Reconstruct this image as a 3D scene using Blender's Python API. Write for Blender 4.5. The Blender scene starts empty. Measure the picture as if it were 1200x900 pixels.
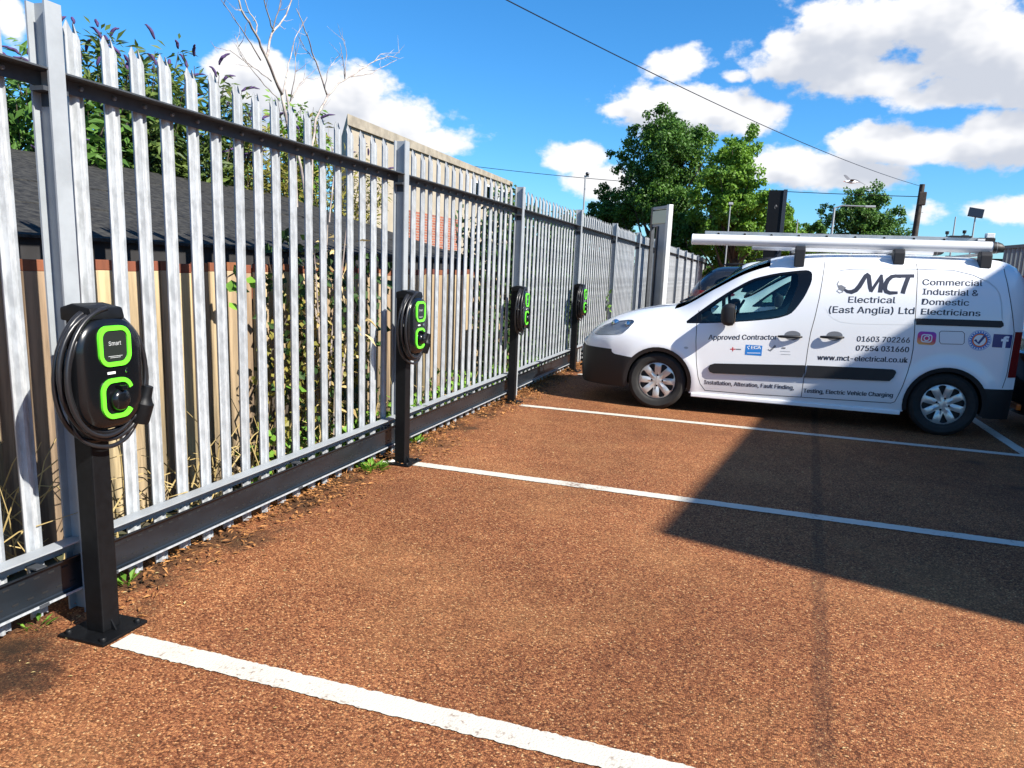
import bpy, bmesh, math, random
from mathutils import Vector, Matrix, geometry, noise
random.seed(7)
scene = bpy.context.scene
C = scene.collection
rad = math.radians

# ------------------------------------------------------------------ camera
FPX, YAW, PITCH, ROLL, CX, CH = 871.18, -0.2981, 0.1829, 0.0421, 2.424, 1.408
PPX, PPY = 608.17, 475.05          # principal point: the photograph is a crop, its axis is not in the middle
CAM = Vector((CX, 0.0, CH))
fw = Vector((math.sin(YAW)*math.cos(PITCH), math.cos(YAW)*math.cos(PITCH), -math.sin(PITCH)))
r0 = Vector((math.cos(YAW), -math.sin(YAW), 0)); u0 = r0.cross(fw)
rt = math.cos(ROLL)*r0 + math.sin(ROLL)*u0
up = -math.sin(ROLL)*r0 + math.cos(ROLL)*u0
cam = bpy.data.objects.new('camera', bpy.data.cameras.new('camera')); C.objects.link(cam)
cam.matrix_world = Matrix(((rt.x, up.x, -fw.x, CAM.x), (rt.y, up.y, -fw.y, CAM.y), (rt.z, up.z, -fw.z, CAM.z), (0, 0, 0, 1)))
cam.data.sensor_width = 36; cam.data.lens = FPX/1200*36; cam.data.shift_x = (600-PPX)/1200; cam.data.shift_y = (PPY-450)/1200; cam.data.clip_end = 2000; cam.data.clip_start = .05
scene.camera = cam
def ray(px, py): return fw + rt*((px-PPX)/FPX) + up*((PPY-py)/FPX)
def at(px, py, ax, val):          # where the sight line of a photo pixel meets the plane axis=val
    d = ray(px, py); t = (val-CAM[ax])/d[ax]; return CAM + d*t

# ------------------------------------------------------------------ sun, sky
SUN_EL = rad(39); SUN_AZ = math.atan2(.953, -.304)      # clockwise from +Y
sdir = Vector((math.sin(SUN_AZ)*math.cos(SUN_EL), math.cos(SUN_AZ)*math.cos(SUN_EL), math.sin(SUN_EL)))
sun = bpy.data.objects.new('sun', bpy.data.lights.new('sun', 'SUN')); C.objects.link(sun)
sun.data.energy = 5.0; sun.data.angle = rad(.55); sun.data.color = (1.0, .94, .85)
sun.rotation_euler = sdir.to_track_quat('Z', 'Y').to_euler(); sun.location = (20, -10, 20)
scene.view_settings.view_transform = 'Standard'; scene.view_settings.look = 'None'
scene.view_settings.gamma = 1; scene.view_settings.exposure = 1.15
SKY_STRENGTH = .075

world = bpy.data.worlds.new('World'); scene.world = world; world.use_nodes = True

def N(nt, typ, **kw):
    n = nt.nodes.new(typ)
    for k, v in kw.items(): setattr(n, k, v)
    return n
def link(nt, a, b): nt.links.new(a, b)
def M(nt, op, a, b=None, c=None, clamp=False):
    n = N(nt, 'ShaderNodeMath', operation=op); n.use_clamp = clamp
    for i, v in enumerate((a, b, c)):
        if v is None: continue
        if isinstance(v, (int, float)): n.inputs[i].default_value = v
        else: link(nt, v, n.inputs[i])
    return n.outputs[0]
def VM(nt, op, a, b=None):
    n = N(nt, 'ShaderNodeVectorMath', operation=op)
    for i, v in enumerate((a, b)):
        if v is None: continue
        if isinstance(v, (tuple, list, Vector)): n.inputs[i].default_value = v
        else: link(nt, v, n.inputs[i])
    return n.outputs['Value'] if op in ('LENGTH', 'DOT_PRODUCT') else n.outputs[0]
def smooth(nt, v, a, b):
    n = N(nt, 'ShaderNodeMapRange', interpolation_type='SMOOTHSTEP'); link(nt, v, n.inputs[0])
    n.inputs[1].default_value = a; n.inputs[2].default_value = b; return n.outputs[0]
def mixc(nt, f, a, b, mode='MIX'):
    n = N(nt, 'ShaderNodeMix', data_type='RGBA', blend_type=mode)
    for s, v in ((n.inputs['Factor'], f), (n.inputs[6], a), (n.inputs[7], b)):
        if isinstance(v, (int, float)): s.default_value = v
        elif isinstance(v, tuple): s.default_value = v if len(v) == 4 else v+(1,)
        else: link(nt, v, s)
    return n.outputs[2]

CLOUDS = [  # px x, y, rx, ry, weight : cumulus heads seen over the car park
    (305,98,62,36,1),(370,118,92,44,1),(455,150,86,38,1),(510,165,46,24,.9),(395,165,130,30,.8),
    (793,76,40,24,1),(800,126,100,32,1),(866,136,54,26,1),(733,128,32,15,.8),
    (975,58,92,50,1),(1030,92,62,20,.85),(1085,18,104,38,1),(1165,45,76,48,1),(915,50,30,24,.8),
    (1125,110,66,20,1),(1195,104,44,24,.95),(1085,170,118,26,1),(1170,160,76,32,1),(1012,170,54,15,.8),
    (945,198,66,26,1),(1015,205,66,17,.9),(900,192,44,20,.8),
    (672,186,44,22,1),(700,210,50,22,.9),(12,26,18,28,1),(26,80,24,14,.8),(1170,246,70,14,.7),(859,90,20,8,.9),
    (1290,70,90,40,1),(-90,120,90,40,1)]
SHADED = [i for i, c in enumerate(CLOUDS) if c[2] >= 66]
def azel(px, py):
    d = ray(px, py).normalized(); return math.atan2(d.x, d.y), math.asin(d.z)

nt = world.node_tree; nt.nodes.clear()
tc = N(nt, 'ShaderNodeTexCoord'); sep = N(nt, 'ShaderNodeSeparateXYZ'); link(nt, tc.outputs['Generated'], sep.inputs[0])
comb = N(nt, 'ShaderNodeCombineXYZ')
link(nt, M(nt, 'ARCTAN2', sep.outputs[0], sep.outputs[1]), comb.inputs[0]); link(nt, M(nt, 'ARCSINE', sep.outputs[2]), comb.inputs[1])
V = comb.outputs[0]
def heads(idx, off):
    acc = None
    for i in idx:
        px, py, rx, ry, wgt = CLOUDS[i]; a, e = azel(px, py); sx, sy = FPX/rx*.93, FPX/ry*.93
        v = N(nt, 'ShaderNodeVectorMath', operation='MULTIPLY_ADD'); link(nt, V, v.inputs[0]); v.inputs[1].default_value = (sx, sy, 0); v.inputs[2].default_value = ((off[0]-a)*sx, (off[1]-e)*sy, 0)
        m = M(nt, 'MULTIPLY_ADD', VM(nt, 'LENGTH', v.outputs[0]), -wgt, wgt)
        acc = m if acc is None else M(nt, 'MAXIMUM', acc, m)
    return acc
# the rest of the sky carries the same kind of cloud, spread by a broad noise
low = N(nt, 'ShaderNodeTexNoise'); link(nt, V, low.inputs['Vector']); low.inputs['Scale'].default_value = 3.2; low.inputs['Detail'].default_value = 1
wide = M(nt, 'MULTIPLY_ADD', low.outputs[0], 4.0, -2.5)  # unseen cloud cover, its amount set for white fill light in the shade
ca, ce = azel(600, 150)
far = smooth(nt, VM(nt, 'LENGTH', VM(nt, 'MULTIPLY', VM(nt, 'SUBTRACT', V, (ca, ce, 0)), (1, 1.5, 0))), .70, .95)
def blend(a):
    n = N(nt, 'ShaderNodeMix', data_type='FLOAT'); link(nt, far, n.inputs[0]); link(nt, a, n.inputs[2]); link(nt, wide, n.inputs[3]); return n.outputs[0]
def puffs(off, det):
    n1 = N(nt, 'ShaderNodeTexNoise'); v = N(nt, 'ShaderNodeVectorMath', operation='MULTIPLY_ADD'); link(nt, V, v.inputs[0]); v.inputs[1].default_value = (1, 1.5, 1); v.inputs[2].default_value = (off[0], off[1]*1.5, 0)
    link(nt, v.outputs[0], n1.inputs['Vector']); n1.inputs['Scale'].default_value = 13; n1.inputs['Detail'].default_value = det; n1.inputs['Roughness'].default_value = .58; n1.inputs['Distortion'].default_value = 0
    return M(nt, 'MULTIPLY_ADD', n1.outputs[0], 2.2, -1.10)
d0 = M(nt, 'ADD', blend(heads(range(len(CLOUDS)), (0, 0))), puffs((0, 0), 6))
o1 = (.012, .024)
d1 = M(nt, 'ADD', blend(heads(SHADED, (.02, .032))), puffs(o1, 3))
alpha = M(nt, 'MULTIPLY', smooth(nt, d0, .04, .40), smooth(nt, sep.outputs[2], -.01, .03))
shade = smooth(nt, d1, -.05, .85)
sky = N(nt, 'ShaderNodeTexSky', sky_type='NISHITA'); sky.sun_disc = False
sky.sun_elevation = SUN_EL; sky.sun_rotation = SUN_AZ; sky.air_density = 1.0; sky.dust_density = .35; sky.ozone_density = 2.2
hs = N(nt, 'ShaderNodeHueSaturation'); link(nt, mixc(nt, 1.0, sky.outputs[0], (.58, .92, 1.27), 'MULTIPLY'), hs.inputs['Color'])
hs.inputs['Hue'].default_value = .497; hs.inputs['Saturation'].default_value = 1.10; hs.inputs['Value'].default_value = .93
cl = mixc(nt, shade, (6.4, 6.4, 6.5), (3.9, 4.15, 4.7))
colr = mixc(nt, alpha, hs.outputs[0], cl)
bg = N(nt, 'ShaderNodeBackground'); link(nt, colr, bg.inputs[0]); bg.inputs[1].default_value = SKY_STRENGTH
wo = N(nt, 'ShaderNodeOutputWorld'); link(nt, bg.outputs[0], wo.inputs[0])

# ------------------------------------------------------------------ helpers
def tag(o, label=None, cat=None, group=None, kind=None):
    if label: o['label'] = label
    if cat: o['category'] = cat
    if group: o['group'] = group
    if kind: o['kind'] = kind
    return o
def thing(name, label, cat, loc=(0, 0, 0), rz=0, group=None):
    o = bpy.data.objects.new(name, None); C.objects.link(o); o.location = loc; o.rotation_euler = (0, 0, rz)
    o.empty_display_size = .2
    return tag(o, label, cat, group)
def link_mesh(name, me, mat, parent=None, loc=None):
    if mat and not me.materials: me.materials.append(mat)
    o = bpy.data.objects.new(name, me); C.objects.link(o)
    if parent: o.parent = parent
    if loc: o.location = loc
    return o
def pymesh(name, verts, faces, mat, parent=None, smooth_=False, normals=None, loc=None):
    me = bpy.data.meshes.new(name); me.from_pydata([tuple(v) for v in verts], [], faces); me.update()
    if smooth_ or normals:
        for p in me.polygons: p.use_smooth = True
    if normals: me.normals_split_custom_set_from_vertices([tuple(n) for n in normals])
    return link_mesh(name, me, mat, parent, loc)
class MB:
    def __init__(s): s.v = []; s.f = []
    def add(s, vs, fs):
        b = len(s.v); s.v += [Vector(v) for v in vs]; s.f += [tuple(i+b for i in f) for f in fs]; return s
    def box(s, x0, x1, y0, y1, z0, z1, mat=None):
        vs = [Vector((x, y, z)) for z in (z0, z1) for y in (y0, y1) for x in (x0, x1)]
        if mat: vs = [mat @ v for v in vs]
        return s.add(vs, [(0, 2, 3, 1), (4, 5, 7, 6), (0, 1, 5, 4), (2, 6, 7, 3), (0, 4, 6, 2), (1, 3, 7, 5)])
    def tube(s, pts, r, n=8, cap=True, closed=False):
        pts = [Vector(p) for p in pts]; k = len(pts); rs = r if isinstance(r, (list, tuple)) else [r]*k
        rings = []; ref = None
        for i, p in enumerate(pts):
            if closed: t = pts[(i+1) % k]-pts[i-1]
            else: t = pts[min(i+1, k-1)]-pts[max(i-1, 0)]
            if t.length < 1e-9: t = Vector((0, 0, 1))
            t.normalize()
            if ref is None: ref = t.orthogonal().normalized()
            a = (ref - t*ref.dot(t)); a = a.normalized() if a.length > 1e-6 else t.orthogonal().normalized(); ref = a; b = t.cross(a)
            rings.append([p+(a*math.cos(2*math.pi*j/n)+b*math.sin(2*math.pi*j/n))*rs[i] for j in range(n)])
        vs = [v for q in rings for v in q]; fs = []
        for i in range(k if closed else k-1):
            i2 = (i+1) % k
            for j in range(n): fs.append((i*n+j, i*n+(j+1) % n, i2*n+(j+1) % n, i2*n+j))
        if cap and not closed: fs += [tuple(reversed(range(n))), tuple((k-1)*n+j for j in range(n))]
        return s.add(vs, fs)
    def prism(s, poly, lo, hi, axis='x'):      # poly: (a,b) pairs of the two other axes in order
        n = len(poly)
        def P(a, b, c): return {'x': (c, a, b), 'y': (a, c, b), 'z': (a, b, c)}[axis]
        vs = [P(a, b, lo) for a, b in poly]+[P(a, b, hi) for a, b in poly]
        fs = [tuple(range(n)), tuple(reversed(range(n, 2*n)))]+[(i, i+n, (i+1) % n+n, (i+1) % n) for i in range(n)]
        return s.add(vs, fs)
    def lathe(s, prof, n=32, axis='y', c=(0, 0, 0)):   # prof: (radius, along)
        vs = []; fs = []; c = Vector(c)
        for (r, a) in prof:
            for j in range(n):
                t = 2*math.pi*j/n; q = {'y': (r*math.cos(t), a, r*math.sin(t)), 'z': (r*math.cos(t), r*math.sin(t), a), 'x': (a, r*math.cos(t), r*math.sin(t))}[axis]
                vs.append(c+Vector(q))
        for i in range(len(prof)-1):
            for j in range(n): fs.append((i*n+j, i*n+(j+1) % n, (i+1)*n+(j+1) % n, (i+1)*n+j))
        return s.add(vs, fs)
    def xf(s, m): s.v = [m @ v for v in s.v]; return s
    def mesh(s, name, mat, smooth_=False, bevel=0, fix=True):
        me = bpy.data.meshes.new(name); bm = bmesh.new()
        vs = [bm.verts.new(v) for v in s.v]
        for f in s.f:
            try: bm.faces.new([vs[i] for i in f])
            except ValueError: pass
        if fix: bmesh.ops.recalc_face_normals(bm, faces=bm.faces)
        if bevel:
            es = [e for e in bm.edges if len(e.link_faces) == 2 and e.calc_face_angle(0) > .6]
            bmesh.ops.bevel(bm, geom=es, offset=bevel, segments=2, affect='EDGES', profile=.6)
        bm.to_mesh(me); bm.free()
        if smooth_:
            for p in me.polygons: p.use_smooth = True
            if smooth_ != 'all': me.set_sharp_from_angle(angle=rad(38))
        if mat: me.materials.append(mat)
        return me
    def build(s, name, mat, parent=None, smooth_=False, bevel=0, fix=True, loc=None):
        return link_mesh(name, s.mesh(name, mat, smooth_, bevel, fix), None, parent, loc)
def copy_tree(o, parent=None):
    c = o.copy(); C.objects.link(c); c.parent = parent
    for ch in [q for q in bpy.data.objects if q.parent is o]: copy_tree(ch, c)
    return c

# ------------------------------------------------------------------ materials
MATS = {}
def mat(name, col, rough=.6, metal=0.0, var=.0, vscale=8, bump=0.0, bscale=60, spec=.5, coat=0.0, stretch=(1, 1, 1), col2=None, detail=6):
    m = bpy.data.materials.new(name); m.use_nodes = True; t = m.node_tree; b = t.nodes['Principled BSDF']
    b.inputs['Base Color'].default_value = (*col, 1); b.inputs['Roughness'].default_value = rough; b.inputs['Metallic'].default_value = metal
    b.inputs['Specular IOR Level'].default_value = spec; b.inputs['Coat Weight'].default_value = coat; b.inputs['Coat Roughness'].default_value = .06
    if var or bump or col2:
        co = N(t, 'ShaderNodeTexCoord'); mp = N(t, 'ShaderNodeMapping'); mp.inputs['Scale'].default_value = stretch
        link(t, co.outputs['Object'], mp.inputs[0])
    if var or col2:
        n = N(t, 'ShaderNodeTexNoise'); n.inputs['Scale'].default_value = vscale; n.inputs['Detail'].default_value = detail; n.inputs['Roughness'].default_value = .62
        link(t, mp.outputs[0], n.inputs['Vector']); f = smooth(t, n.outputs[0], .32, .68)
        c2 = col2 if col2 else tuple(c*(1-var) for c in col); c1 = col if col2 else tuple(min(1, c*(1+var*.6)) for c in col)
        link(t, mixc(t, f, c1, c2), b.inputs['Base Color'])
    if bump:
        n2 = N(t, 'ShaderNodeTexNoise'); n2.inputs['Scale'].default_value = bscale; n2.inputs['Detail'].default_value = 5
        link(t, mp.outputs[0], n2.inputs['Vector']); bp = N(t, 'ShaderNodeBump'); bp.inputs['Strength'].default_value = bump; bp.inputs['Distance'].default_value = .01
        link(t, n2.outputs[0], bp.inputs['Height']); link(t, bp.outputs[0], b.inputs['Normal'])
    MATS[name] = m; return m
def rnd_tint(m, amount=.35, hue=.02):          # each object a slightly different shade of its own material
    t = m.node_tree; b = t.nodes['Principled BSDF']; s = b.inputs['Base Color']
    oi = N(t, 'ShaderNodeObjectInfo'); h = N(t, 'ShaderNodeHueSaturation')
    if s.is_linked: src = s.links[0].from_socket; link(t, src, h.inputs['Color'])
    else: h.inputs['Color'].default_value = s.default_value
    link(t, M(t, 'MULTIPLY_ADD', oi.outputs['Random'], amount, 1-amount*.5), h.inputs['Value'])
    link(t, M(t, 'MULTIPLY_ADD', oi.outputs['Random'], hue, .5-hue*.5), h.inputs['Hue'])
    link(t, h.outputs[0], s); return m
def leaf_mat(name, c1, c2, trans=.35, vscale=1.2, rough=.5):
    m = bpy.data.materials.new(name); m.use_nodes = True; t = m.node_tree; t.nodes.clear()
    o = N(t, 'ShaderNodeOutputMaterial'); co = N(t, 'ShaderNodeTexCoord'); n = N(t, 'ShaderNodeTexNoise'); n.inputs['Scale'].default_value = vscale; n.inputs['Detail'].default_value = 5
    link(t, co.outputs['Object'], n.inputs['Vector'])
    at_ = N(t, 'ShaderNodeAttribute'); at_.attribute_name = 'leaf'
    f = M(t, 'MULTIPLY_ADD', at_.outputs['Fac'], .55, M(t, 'MULTIPLY', smooth(t, n.outputs[0], .35, .65), .5), clamp=True)
    c = mixc(t, f, c1, c2)
    p = N(t, 'ShaderNodeBsdfPrincipled'); p.inputs['Roughness'].default_value = rough; p.inputs['Specular IOR Level'].default_value = .3; link(t, c, p.inputs['Base Color'])
    tr = N(t, 'ShaderNodeBsdfTranslucent'); link(t, mixc(t, .5, c, mixc(t, 1.0, c, (1.0, 1.0, .35), 'MULTIPLY')), tr.inputs[0])
    ms = N(t, 'ShaderNodeMixShader'); ms.inputs[0].default_value = trans; link(t, p.outputs[0], ms.inputs[1]); link(t, tr.outputs[0], ms.inputs[2]); link(t, ms.outputs[0], o.inputs[0])
    MATS[name] = m; return m

mat('post_steel', (.31, .335, .355), .5, .15, var=.12, vscale=5, bump=.03, bscale=40)
galv = mat('galvanised', (.375, .395, .412), .5, .12, var=.24, vscale=34, bump=.05, bscale=70, stretch=(1, 1, .35)); rnd_tint(galv, .16, .0)
mat('rail_steel', (.055, .062, .072), .5, .2, var=.2, vscale=12)  # darker than the posts: shade under the top rail's leg put into the colour
mat('tray', (.011, .015, .020), .36, .0, var=.35, vscale=9, bump=.05, stretch=(1, .2, 1))
mat('dark_hole', (.006, .006, .007), .8)
mat('bolt', (.22, .22, .23), .4, .7)
mat('black_gloss', (.004, .0045, .0055), .22, 0, coat=.15, spec=.35)
mat('black_paint', (.004, .0045, .0055), .5, 0, var=.3, vscale=30, bump=.02, spec=.22)
mat('cable', (.012, .012, .014), .32)
mat('screen', (.018, .022, .02), .08)
mat('green', (.13, .72, .03), .3, 0)
mat('white_plastic', (.72, .73, .72), .35)
mat('print_grey', (.2, .2, .2), .5)
mat('grey_print', (.42, .44, .44), .5)
paint = mat('white_paint', (.74, .75, .765), .26, 0, spec=.5, coat=.5)
mat('plastic', (.008, .008, .0095), .55, 0, bump=.03, bscale=300)
mat('tyre', (.014, .0135, .013), .8, 0, bump=.08, bscale=200, var=.3, vscale=20)
mat('hub', (.55, .54, .52), .3, .55)
mat('chrome', (.7, .71, .72), .12, 1)
mat('headlamp', (.55, .56, .57), .25, .3)
mat('interior', (.017, .018, .02), .75)
mat('seat', (.03, .034, .038), .9, 0, var=.3, vscale=30)
mat('ink', (.028, .03, .045), .4); mat('ink_grey', (.16, .165, .18), .4)
mat('alu', (.45, .45, .44), .35, .55, var=.15, vscale=10)
mat('tube_white', (.72, .73, .73), .35)
mat('dark_metal_paint', (.02, .023, .028), .22, .4, coat=.7)
mat('tail_red', (.16, .006, .006), .12, coat=.5)
mat('orange_lens', (.7, .12, .01), .2)
mat('blue', (.02, .19, .55), .35); mat('navy', (.025, .035, .16), .35); mat('badge_blue', (.05, .17, .48), .35); mat('red', (.55, .03, .03), .4)
mat('cream', (.80, .70, .48), .7)
mat('white', (.8, .8, .8), .4)
def glass_mat(name, tint, alpha_, rough=.02):
    m = bpy.data.materials.new(name); m.use_nodes = True; t = m.node_tree; t.nodes.clear()
    o = N(t, 'ShaderNodeOutputMaterial'); tr = N(t, 'ShaderNodeBsdfTransparent'); tr.inputs[0].default_value = (*tint, 1)
    gl = N(t, 'ShaderNodeBsdfGlossy'); gl.inputs['Roughness'].default_value = rough
    fr = N(t, 'ShaderNodeFresnel'); fr.inputs[0].default_value = 1.5
    ms = N(t, 'ShaderNodeMixShader'); link(t, M(t, 'MULTIPLY_ADD', fr.outputs[0], .8, alpha_, clamp=True), ms.inputs[0]); link(t, tr.outputs[0], ms.inputs[1]); link(t, gl.outputs[0], ms.inputs[2]); link(t, ms.outputs[0], o.inputs[0])
    MATS[name] = m
glass_mat('glass', (.62, .80, .77), .02); glass_mat('lens', (.93, .95, .96), .02); glass_mat('dark_glass', (.08, .09, .09), .03)

def insta():                                    # a square badge printed from gold through pink to violet
    m = mat('sunset_print', (.5, .05, .2), .35); t = m.node_tree; co = N(t, 'ShaderNodeTexCoord'); s = N(t, 'ShaderNodeSeparateXYZ'); link(t, co.outputs['Generated'], s.inputs[0])
    r = N(t, 'ShaderNodeValToRGB'); e = r.color_ramp.elements; e[0].color = (.85, .45, .08, 1); e[1].color = (.12, .04, .42, 1)
    x = e.new(.45); x.color = (.65, .03, .12, 1); x = e.new(.7); x.color = (.42, .02, .33, 1)
    link(t, M(t, 'MULTIPLY_ADD', s.outputs[2], .8, M(t, 'MULTIPLY', s.outputs[0], .2)), r.inputs[0]); link(t, r.outputs[0], t.nodes['Principled BSDF'].inputs['Base Color'])
insta()

# ------------------------------------------------------------------ ground
def ground_mat():
    m = bpy.data.materials.new('brown_macadam'); m.use_nodes = True; t = m.node_tree; b = t.nodes['Principled BSDF']; MATS['macadam'] = m
    co = N(t, 'ShaderNodeTexCoord'); P = co.outputs['Object']
    wn = N(t, 'ShaderNodeTexNoise'); wn.inputs['Scale'].default_value = 60; wn.inputs['Detail'].default_value = 3; link(t, P, wn.inputs['Vector'])
    warp = N(t, 'ShaderNodeVectorMath', operation='MULTIPLY_ADD'); link(t, wn.outputs['Color'], warp.inputs[0]); warp.inputs[1].default_value = (.008,)*3; link(t, P, warp.inputs[2])
    v = N(t, 'ShaderNodeTexVoronoi'); v.inputs['Scale'].default_value = 165; v.inputs['Randomness'].default_value = 1; link(t, warp.outputs[0], v.inputs['Vector'])
    s = N(t, 'ShaderNodeSeparateColor'); link(t, v.outputs['Color'], s.inputs[0])
    r = N(t, 'ShaderNodeValToRGB'); link(t, s.outputs[0], r.inputs[0]); e = r.color_ramp.elements
    e[0].position = 0; e[0].color = (0.0522, 0.0163, 0.0068, 1); e[1].position = 1; e[1].color = (0.5270, 0.3404, 0.1674, 1)
    for p, c in ((.2, (0.1187, 0.0380, 0.0145)), (.5, (0.2137, 0.0790, 0.0335)), (.78, (0.2945, 0.1185, 0.0500)), (.95, (0.3990, 0.1860, 0.0740))):
        x = e.new(p); x.color = (*c, 1)
    # the binder between the chips lies lower and darker
    edge = smooth(t, v.outputs['Distance'], .48, .8)
    c = mixc(t, M(t, 'MULTIPLY', edge, .6), r.outputs[0], (.055, .026, .017))
    n = N(t, 'ShaderNodeTexNoise'); n.inputs['Scale'].default_value = .55; n.inputs['Detail'].default_value = 5; link(t, P, n.inputs['Vector'])
    n2 = N(t, 'ShaderNodeTexNoise'); n2.inputs['Scale'].default_value = 6; n2.inputs['Detail'].default_value = 6; link(t, P, n2.inputs['Vector'])
    wear = M(t, 'MULTIPLY_ADD', n.outputs[0], 1.1, M(t, 'MULTIPLY_ADD', n2.outputs[0], .55, .20))
    n3 = N(t, 'ShaderNodeTexNoise'); n3.inputs['Scale'].default_value = 1.1; n3.inputs['Detail'].default_value = 6; n3.inputs['Roughness'].default_value = .6; link(t, VM(t, 'ADD', P, (7.3, 2.1, 0)), n3.inputs['Vector'])
    c = mixc(t, M(t, 'MULTIPLY', smooth(t, n3.outputs[0], .45, .72), .34), c, mixc(t, .5, c, (.40, .215, .09)))      # dusty, sandier patches
    c = mixc(t, M(t, 'MULTIPLY', smooth(t, n3.outputs[0], .50, .28), .25), c, (.085, .034, .020))                      # damper, redder ones
    wc = N(t, 'ShaderNodeCombineColor'); [link(t, wear, i) for i in wc.inputs]
    c = mixc(t, 1.0, c, wc.outputs[0], 'MULTIPLY')
    sx = N(t, 'ShaderNodeSeparateXYZ'); link(t, P, sx.inputs[0])
    # dark joint between two laid strips
    wob = M(t, 'MULTIPLY_ADD', n2.outputs[0], .05, -.025)
    jx = M(t, 'ADD', M(t, 'SUBTRACT', sx.outputs[0], M(t, 'MULTIPLY_ADD', sx.outputs[1], .0648, 2.608)), wob)
    joint = M(t, 'MULTIPLY', smooth(t, M(t, 'ABSOLUTE', jx), .045, .018), M(t, 'MULTIPLY_ADD', n2.outputs[0], 1.2, -.05, clamp=True))
    c = mixc(t, M(t, 'MULTIPLY', joint, .62), c, (.022, .015, .013))
    # damp soil and moss washed up along the fence foot
    md = N(t, 'ShaderNodeTexNoise'); md.inputs['Scale'].default_value = 2.6; md.inputs['Detail'].default_value = 8; md.inputs['Roughness'].default_value = .65; link(t, P, md.inputs['Vector'])
    dirt = smooth(t, M(t, 'ADD', M(t, 'MULTIPLY', sx.outputs[0], -1.0), M(t, 'MULTIPLY_ADD', md.outputs[0], 1.6, -.62)), .0, .3)
    c = mixc(t, M(t, 'MULTIPLY', dirt, .8), c, (.035, .022, .013))
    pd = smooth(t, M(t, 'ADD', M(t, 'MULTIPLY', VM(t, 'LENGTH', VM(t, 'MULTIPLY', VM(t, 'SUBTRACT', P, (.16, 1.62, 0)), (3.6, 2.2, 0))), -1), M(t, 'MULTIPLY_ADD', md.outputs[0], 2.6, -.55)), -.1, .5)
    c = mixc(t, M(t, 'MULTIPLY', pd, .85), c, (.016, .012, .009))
    # oil drips
    for (ox, oy, rr) in ((4.25, 6.75, .16), (4.35, 6.0, .13), (3.1, 10.4, .3)):
        f = smooth(t, M(t, 'ADD', VM(t, 'LENGTH', VM(t, 'SUBTRACT', P, (ox, oy, 0))), M(t, 'MULTIPLY', md.outputs[0], .15)), rr+.08, rr*.3)
        c = mixc(t, M(t, 'MULTIPLY', f, .7), c, (.012, .010, .010))
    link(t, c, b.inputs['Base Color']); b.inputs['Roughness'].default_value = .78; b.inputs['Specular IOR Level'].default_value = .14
    bp = N(t, 'ShaderNodeBump'); bp.inputs['Strength'].default_value = .7; bp.inputs['Distance'].default_value = .003; bp.invert = True
    link(t, M(t, 'MULTIPLY_ADD', s.outputs[1], -.25, v.outputs['Distance']), bp.inputs['Height']); link(t, bp.outputs[0], b.inputs['Normal'])
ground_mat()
mat('soil', (.075, .055, .035), .95, 0, var=.5, vscale=3, bump=.4, bscale=30, col2=(.05, .07, .025))
MB().box(-400, 400, -400, 500, -.5, -.012).build('ground', MATS['soil'])['kind'] = 'structure'
# car park: gently uneven sheet
def sheet(name, m, x0, x1, y0, y1, nx, ny, z, parent=None):
    vs = []; fs = []
    for j in range(ny+1):
        for i in range(nx+1):
            x = x0+(x1-x0)*i/nx; y = y0+(y1-y0)*j/ny; vs.append((x, y, z))
    for j in range(ny):
        for i in range(nx): a = j*(nx+1)+i; fs.append((a, a+1, a+nx+2, a+nx+1))
    return pymesh(name, vs, fs, m, parent)
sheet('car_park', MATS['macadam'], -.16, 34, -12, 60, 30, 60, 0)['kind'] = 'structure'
# painted bay lines, edges ragged where the paint sat on the chips
def line_mat():
    m = mat('line_paint', (.60, .575, .50), .6); t = m.node_tree; b = t.nodes['Principled BSDF']; co = N(t, 'ShaderNodeTexCoord')
    n = N(t, 'ShaderNodeTexNoise'); n.inputs['Scale'].default_value = 55; n.inputs['Detail'].default_value = 6; link(t, co.outputs['Object'], n.inputs['Vector'])
    n2 = N(t, 'ShaderNodeTexNoise'); n2.inputs['Scale'].default_value = 4; n2.inputs['Detail'].default_value = 5; link(t, co.outputs['Object'], n2.inputs['Vector'])
    f = smooth(t, M(t, 'MULTIPLY_ADD', n2.outputs[0], .9, n.outputs[0]), 1.05, 1.25)
    f2 = smooth(t, n2.outputs[0], .45, .75)
    link(t, mixc(t, M(t, 'MULTIPLY', f, .8), mixc(t, M(t, 'MULTIPLY', f2, .35), (.50, .475, .41), (.36, .32, .26)), (.16, .09, .06)), b.inputs['Base Color'])
    bp = N(t, 'ShaderNodeBump'); bp.inputs['Strength'].default_value = .35; bp.inputs['Distance'].default_value = .004
    v = N(t, 'ShaderNodeTexVoronoi'); v.inputs['Scale'].default_value = 120; link(t, co.outputs['Object'], v.inputs['Vector']); bp.invert = True
    link(t, v.outputs['Distance'], bp.inputs['Height']); link(t, bp.outputs[0], b.inputs['Normal'])
line_mat()
def bay_line(p, q, w=.1):
    p = Vector(p); q = Vector(q); d = (q-p); L = d.length; d.normalize(); s = Vector((-d.y, d.x, 0)); n = int(L/.012); vs = []; fs = []
    rg = random.Random(int(p.y*100))
    for i in range(n+1):
        c = p+d*(L*i/n); a = w/2+rg.uniform(-.003, .004)+.003*noise.noise(Vector((i*.2, p.y, 1))); b = w/2+rg.uniform(-.003, .004)+.003*noise.noise(Vector((i*.2, p.y, 5)))
        vs += [c+s*a, c-s*b]
    for i in range(n): fs.append((2*i, 2*i+1, 2*i+3, 2*i+2))
    o = pymesh('bay_line', [(v.x, v.y, .004) for v in vs], fs, MATS['line_paint']); o['kind'] = 'structure'
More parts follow.
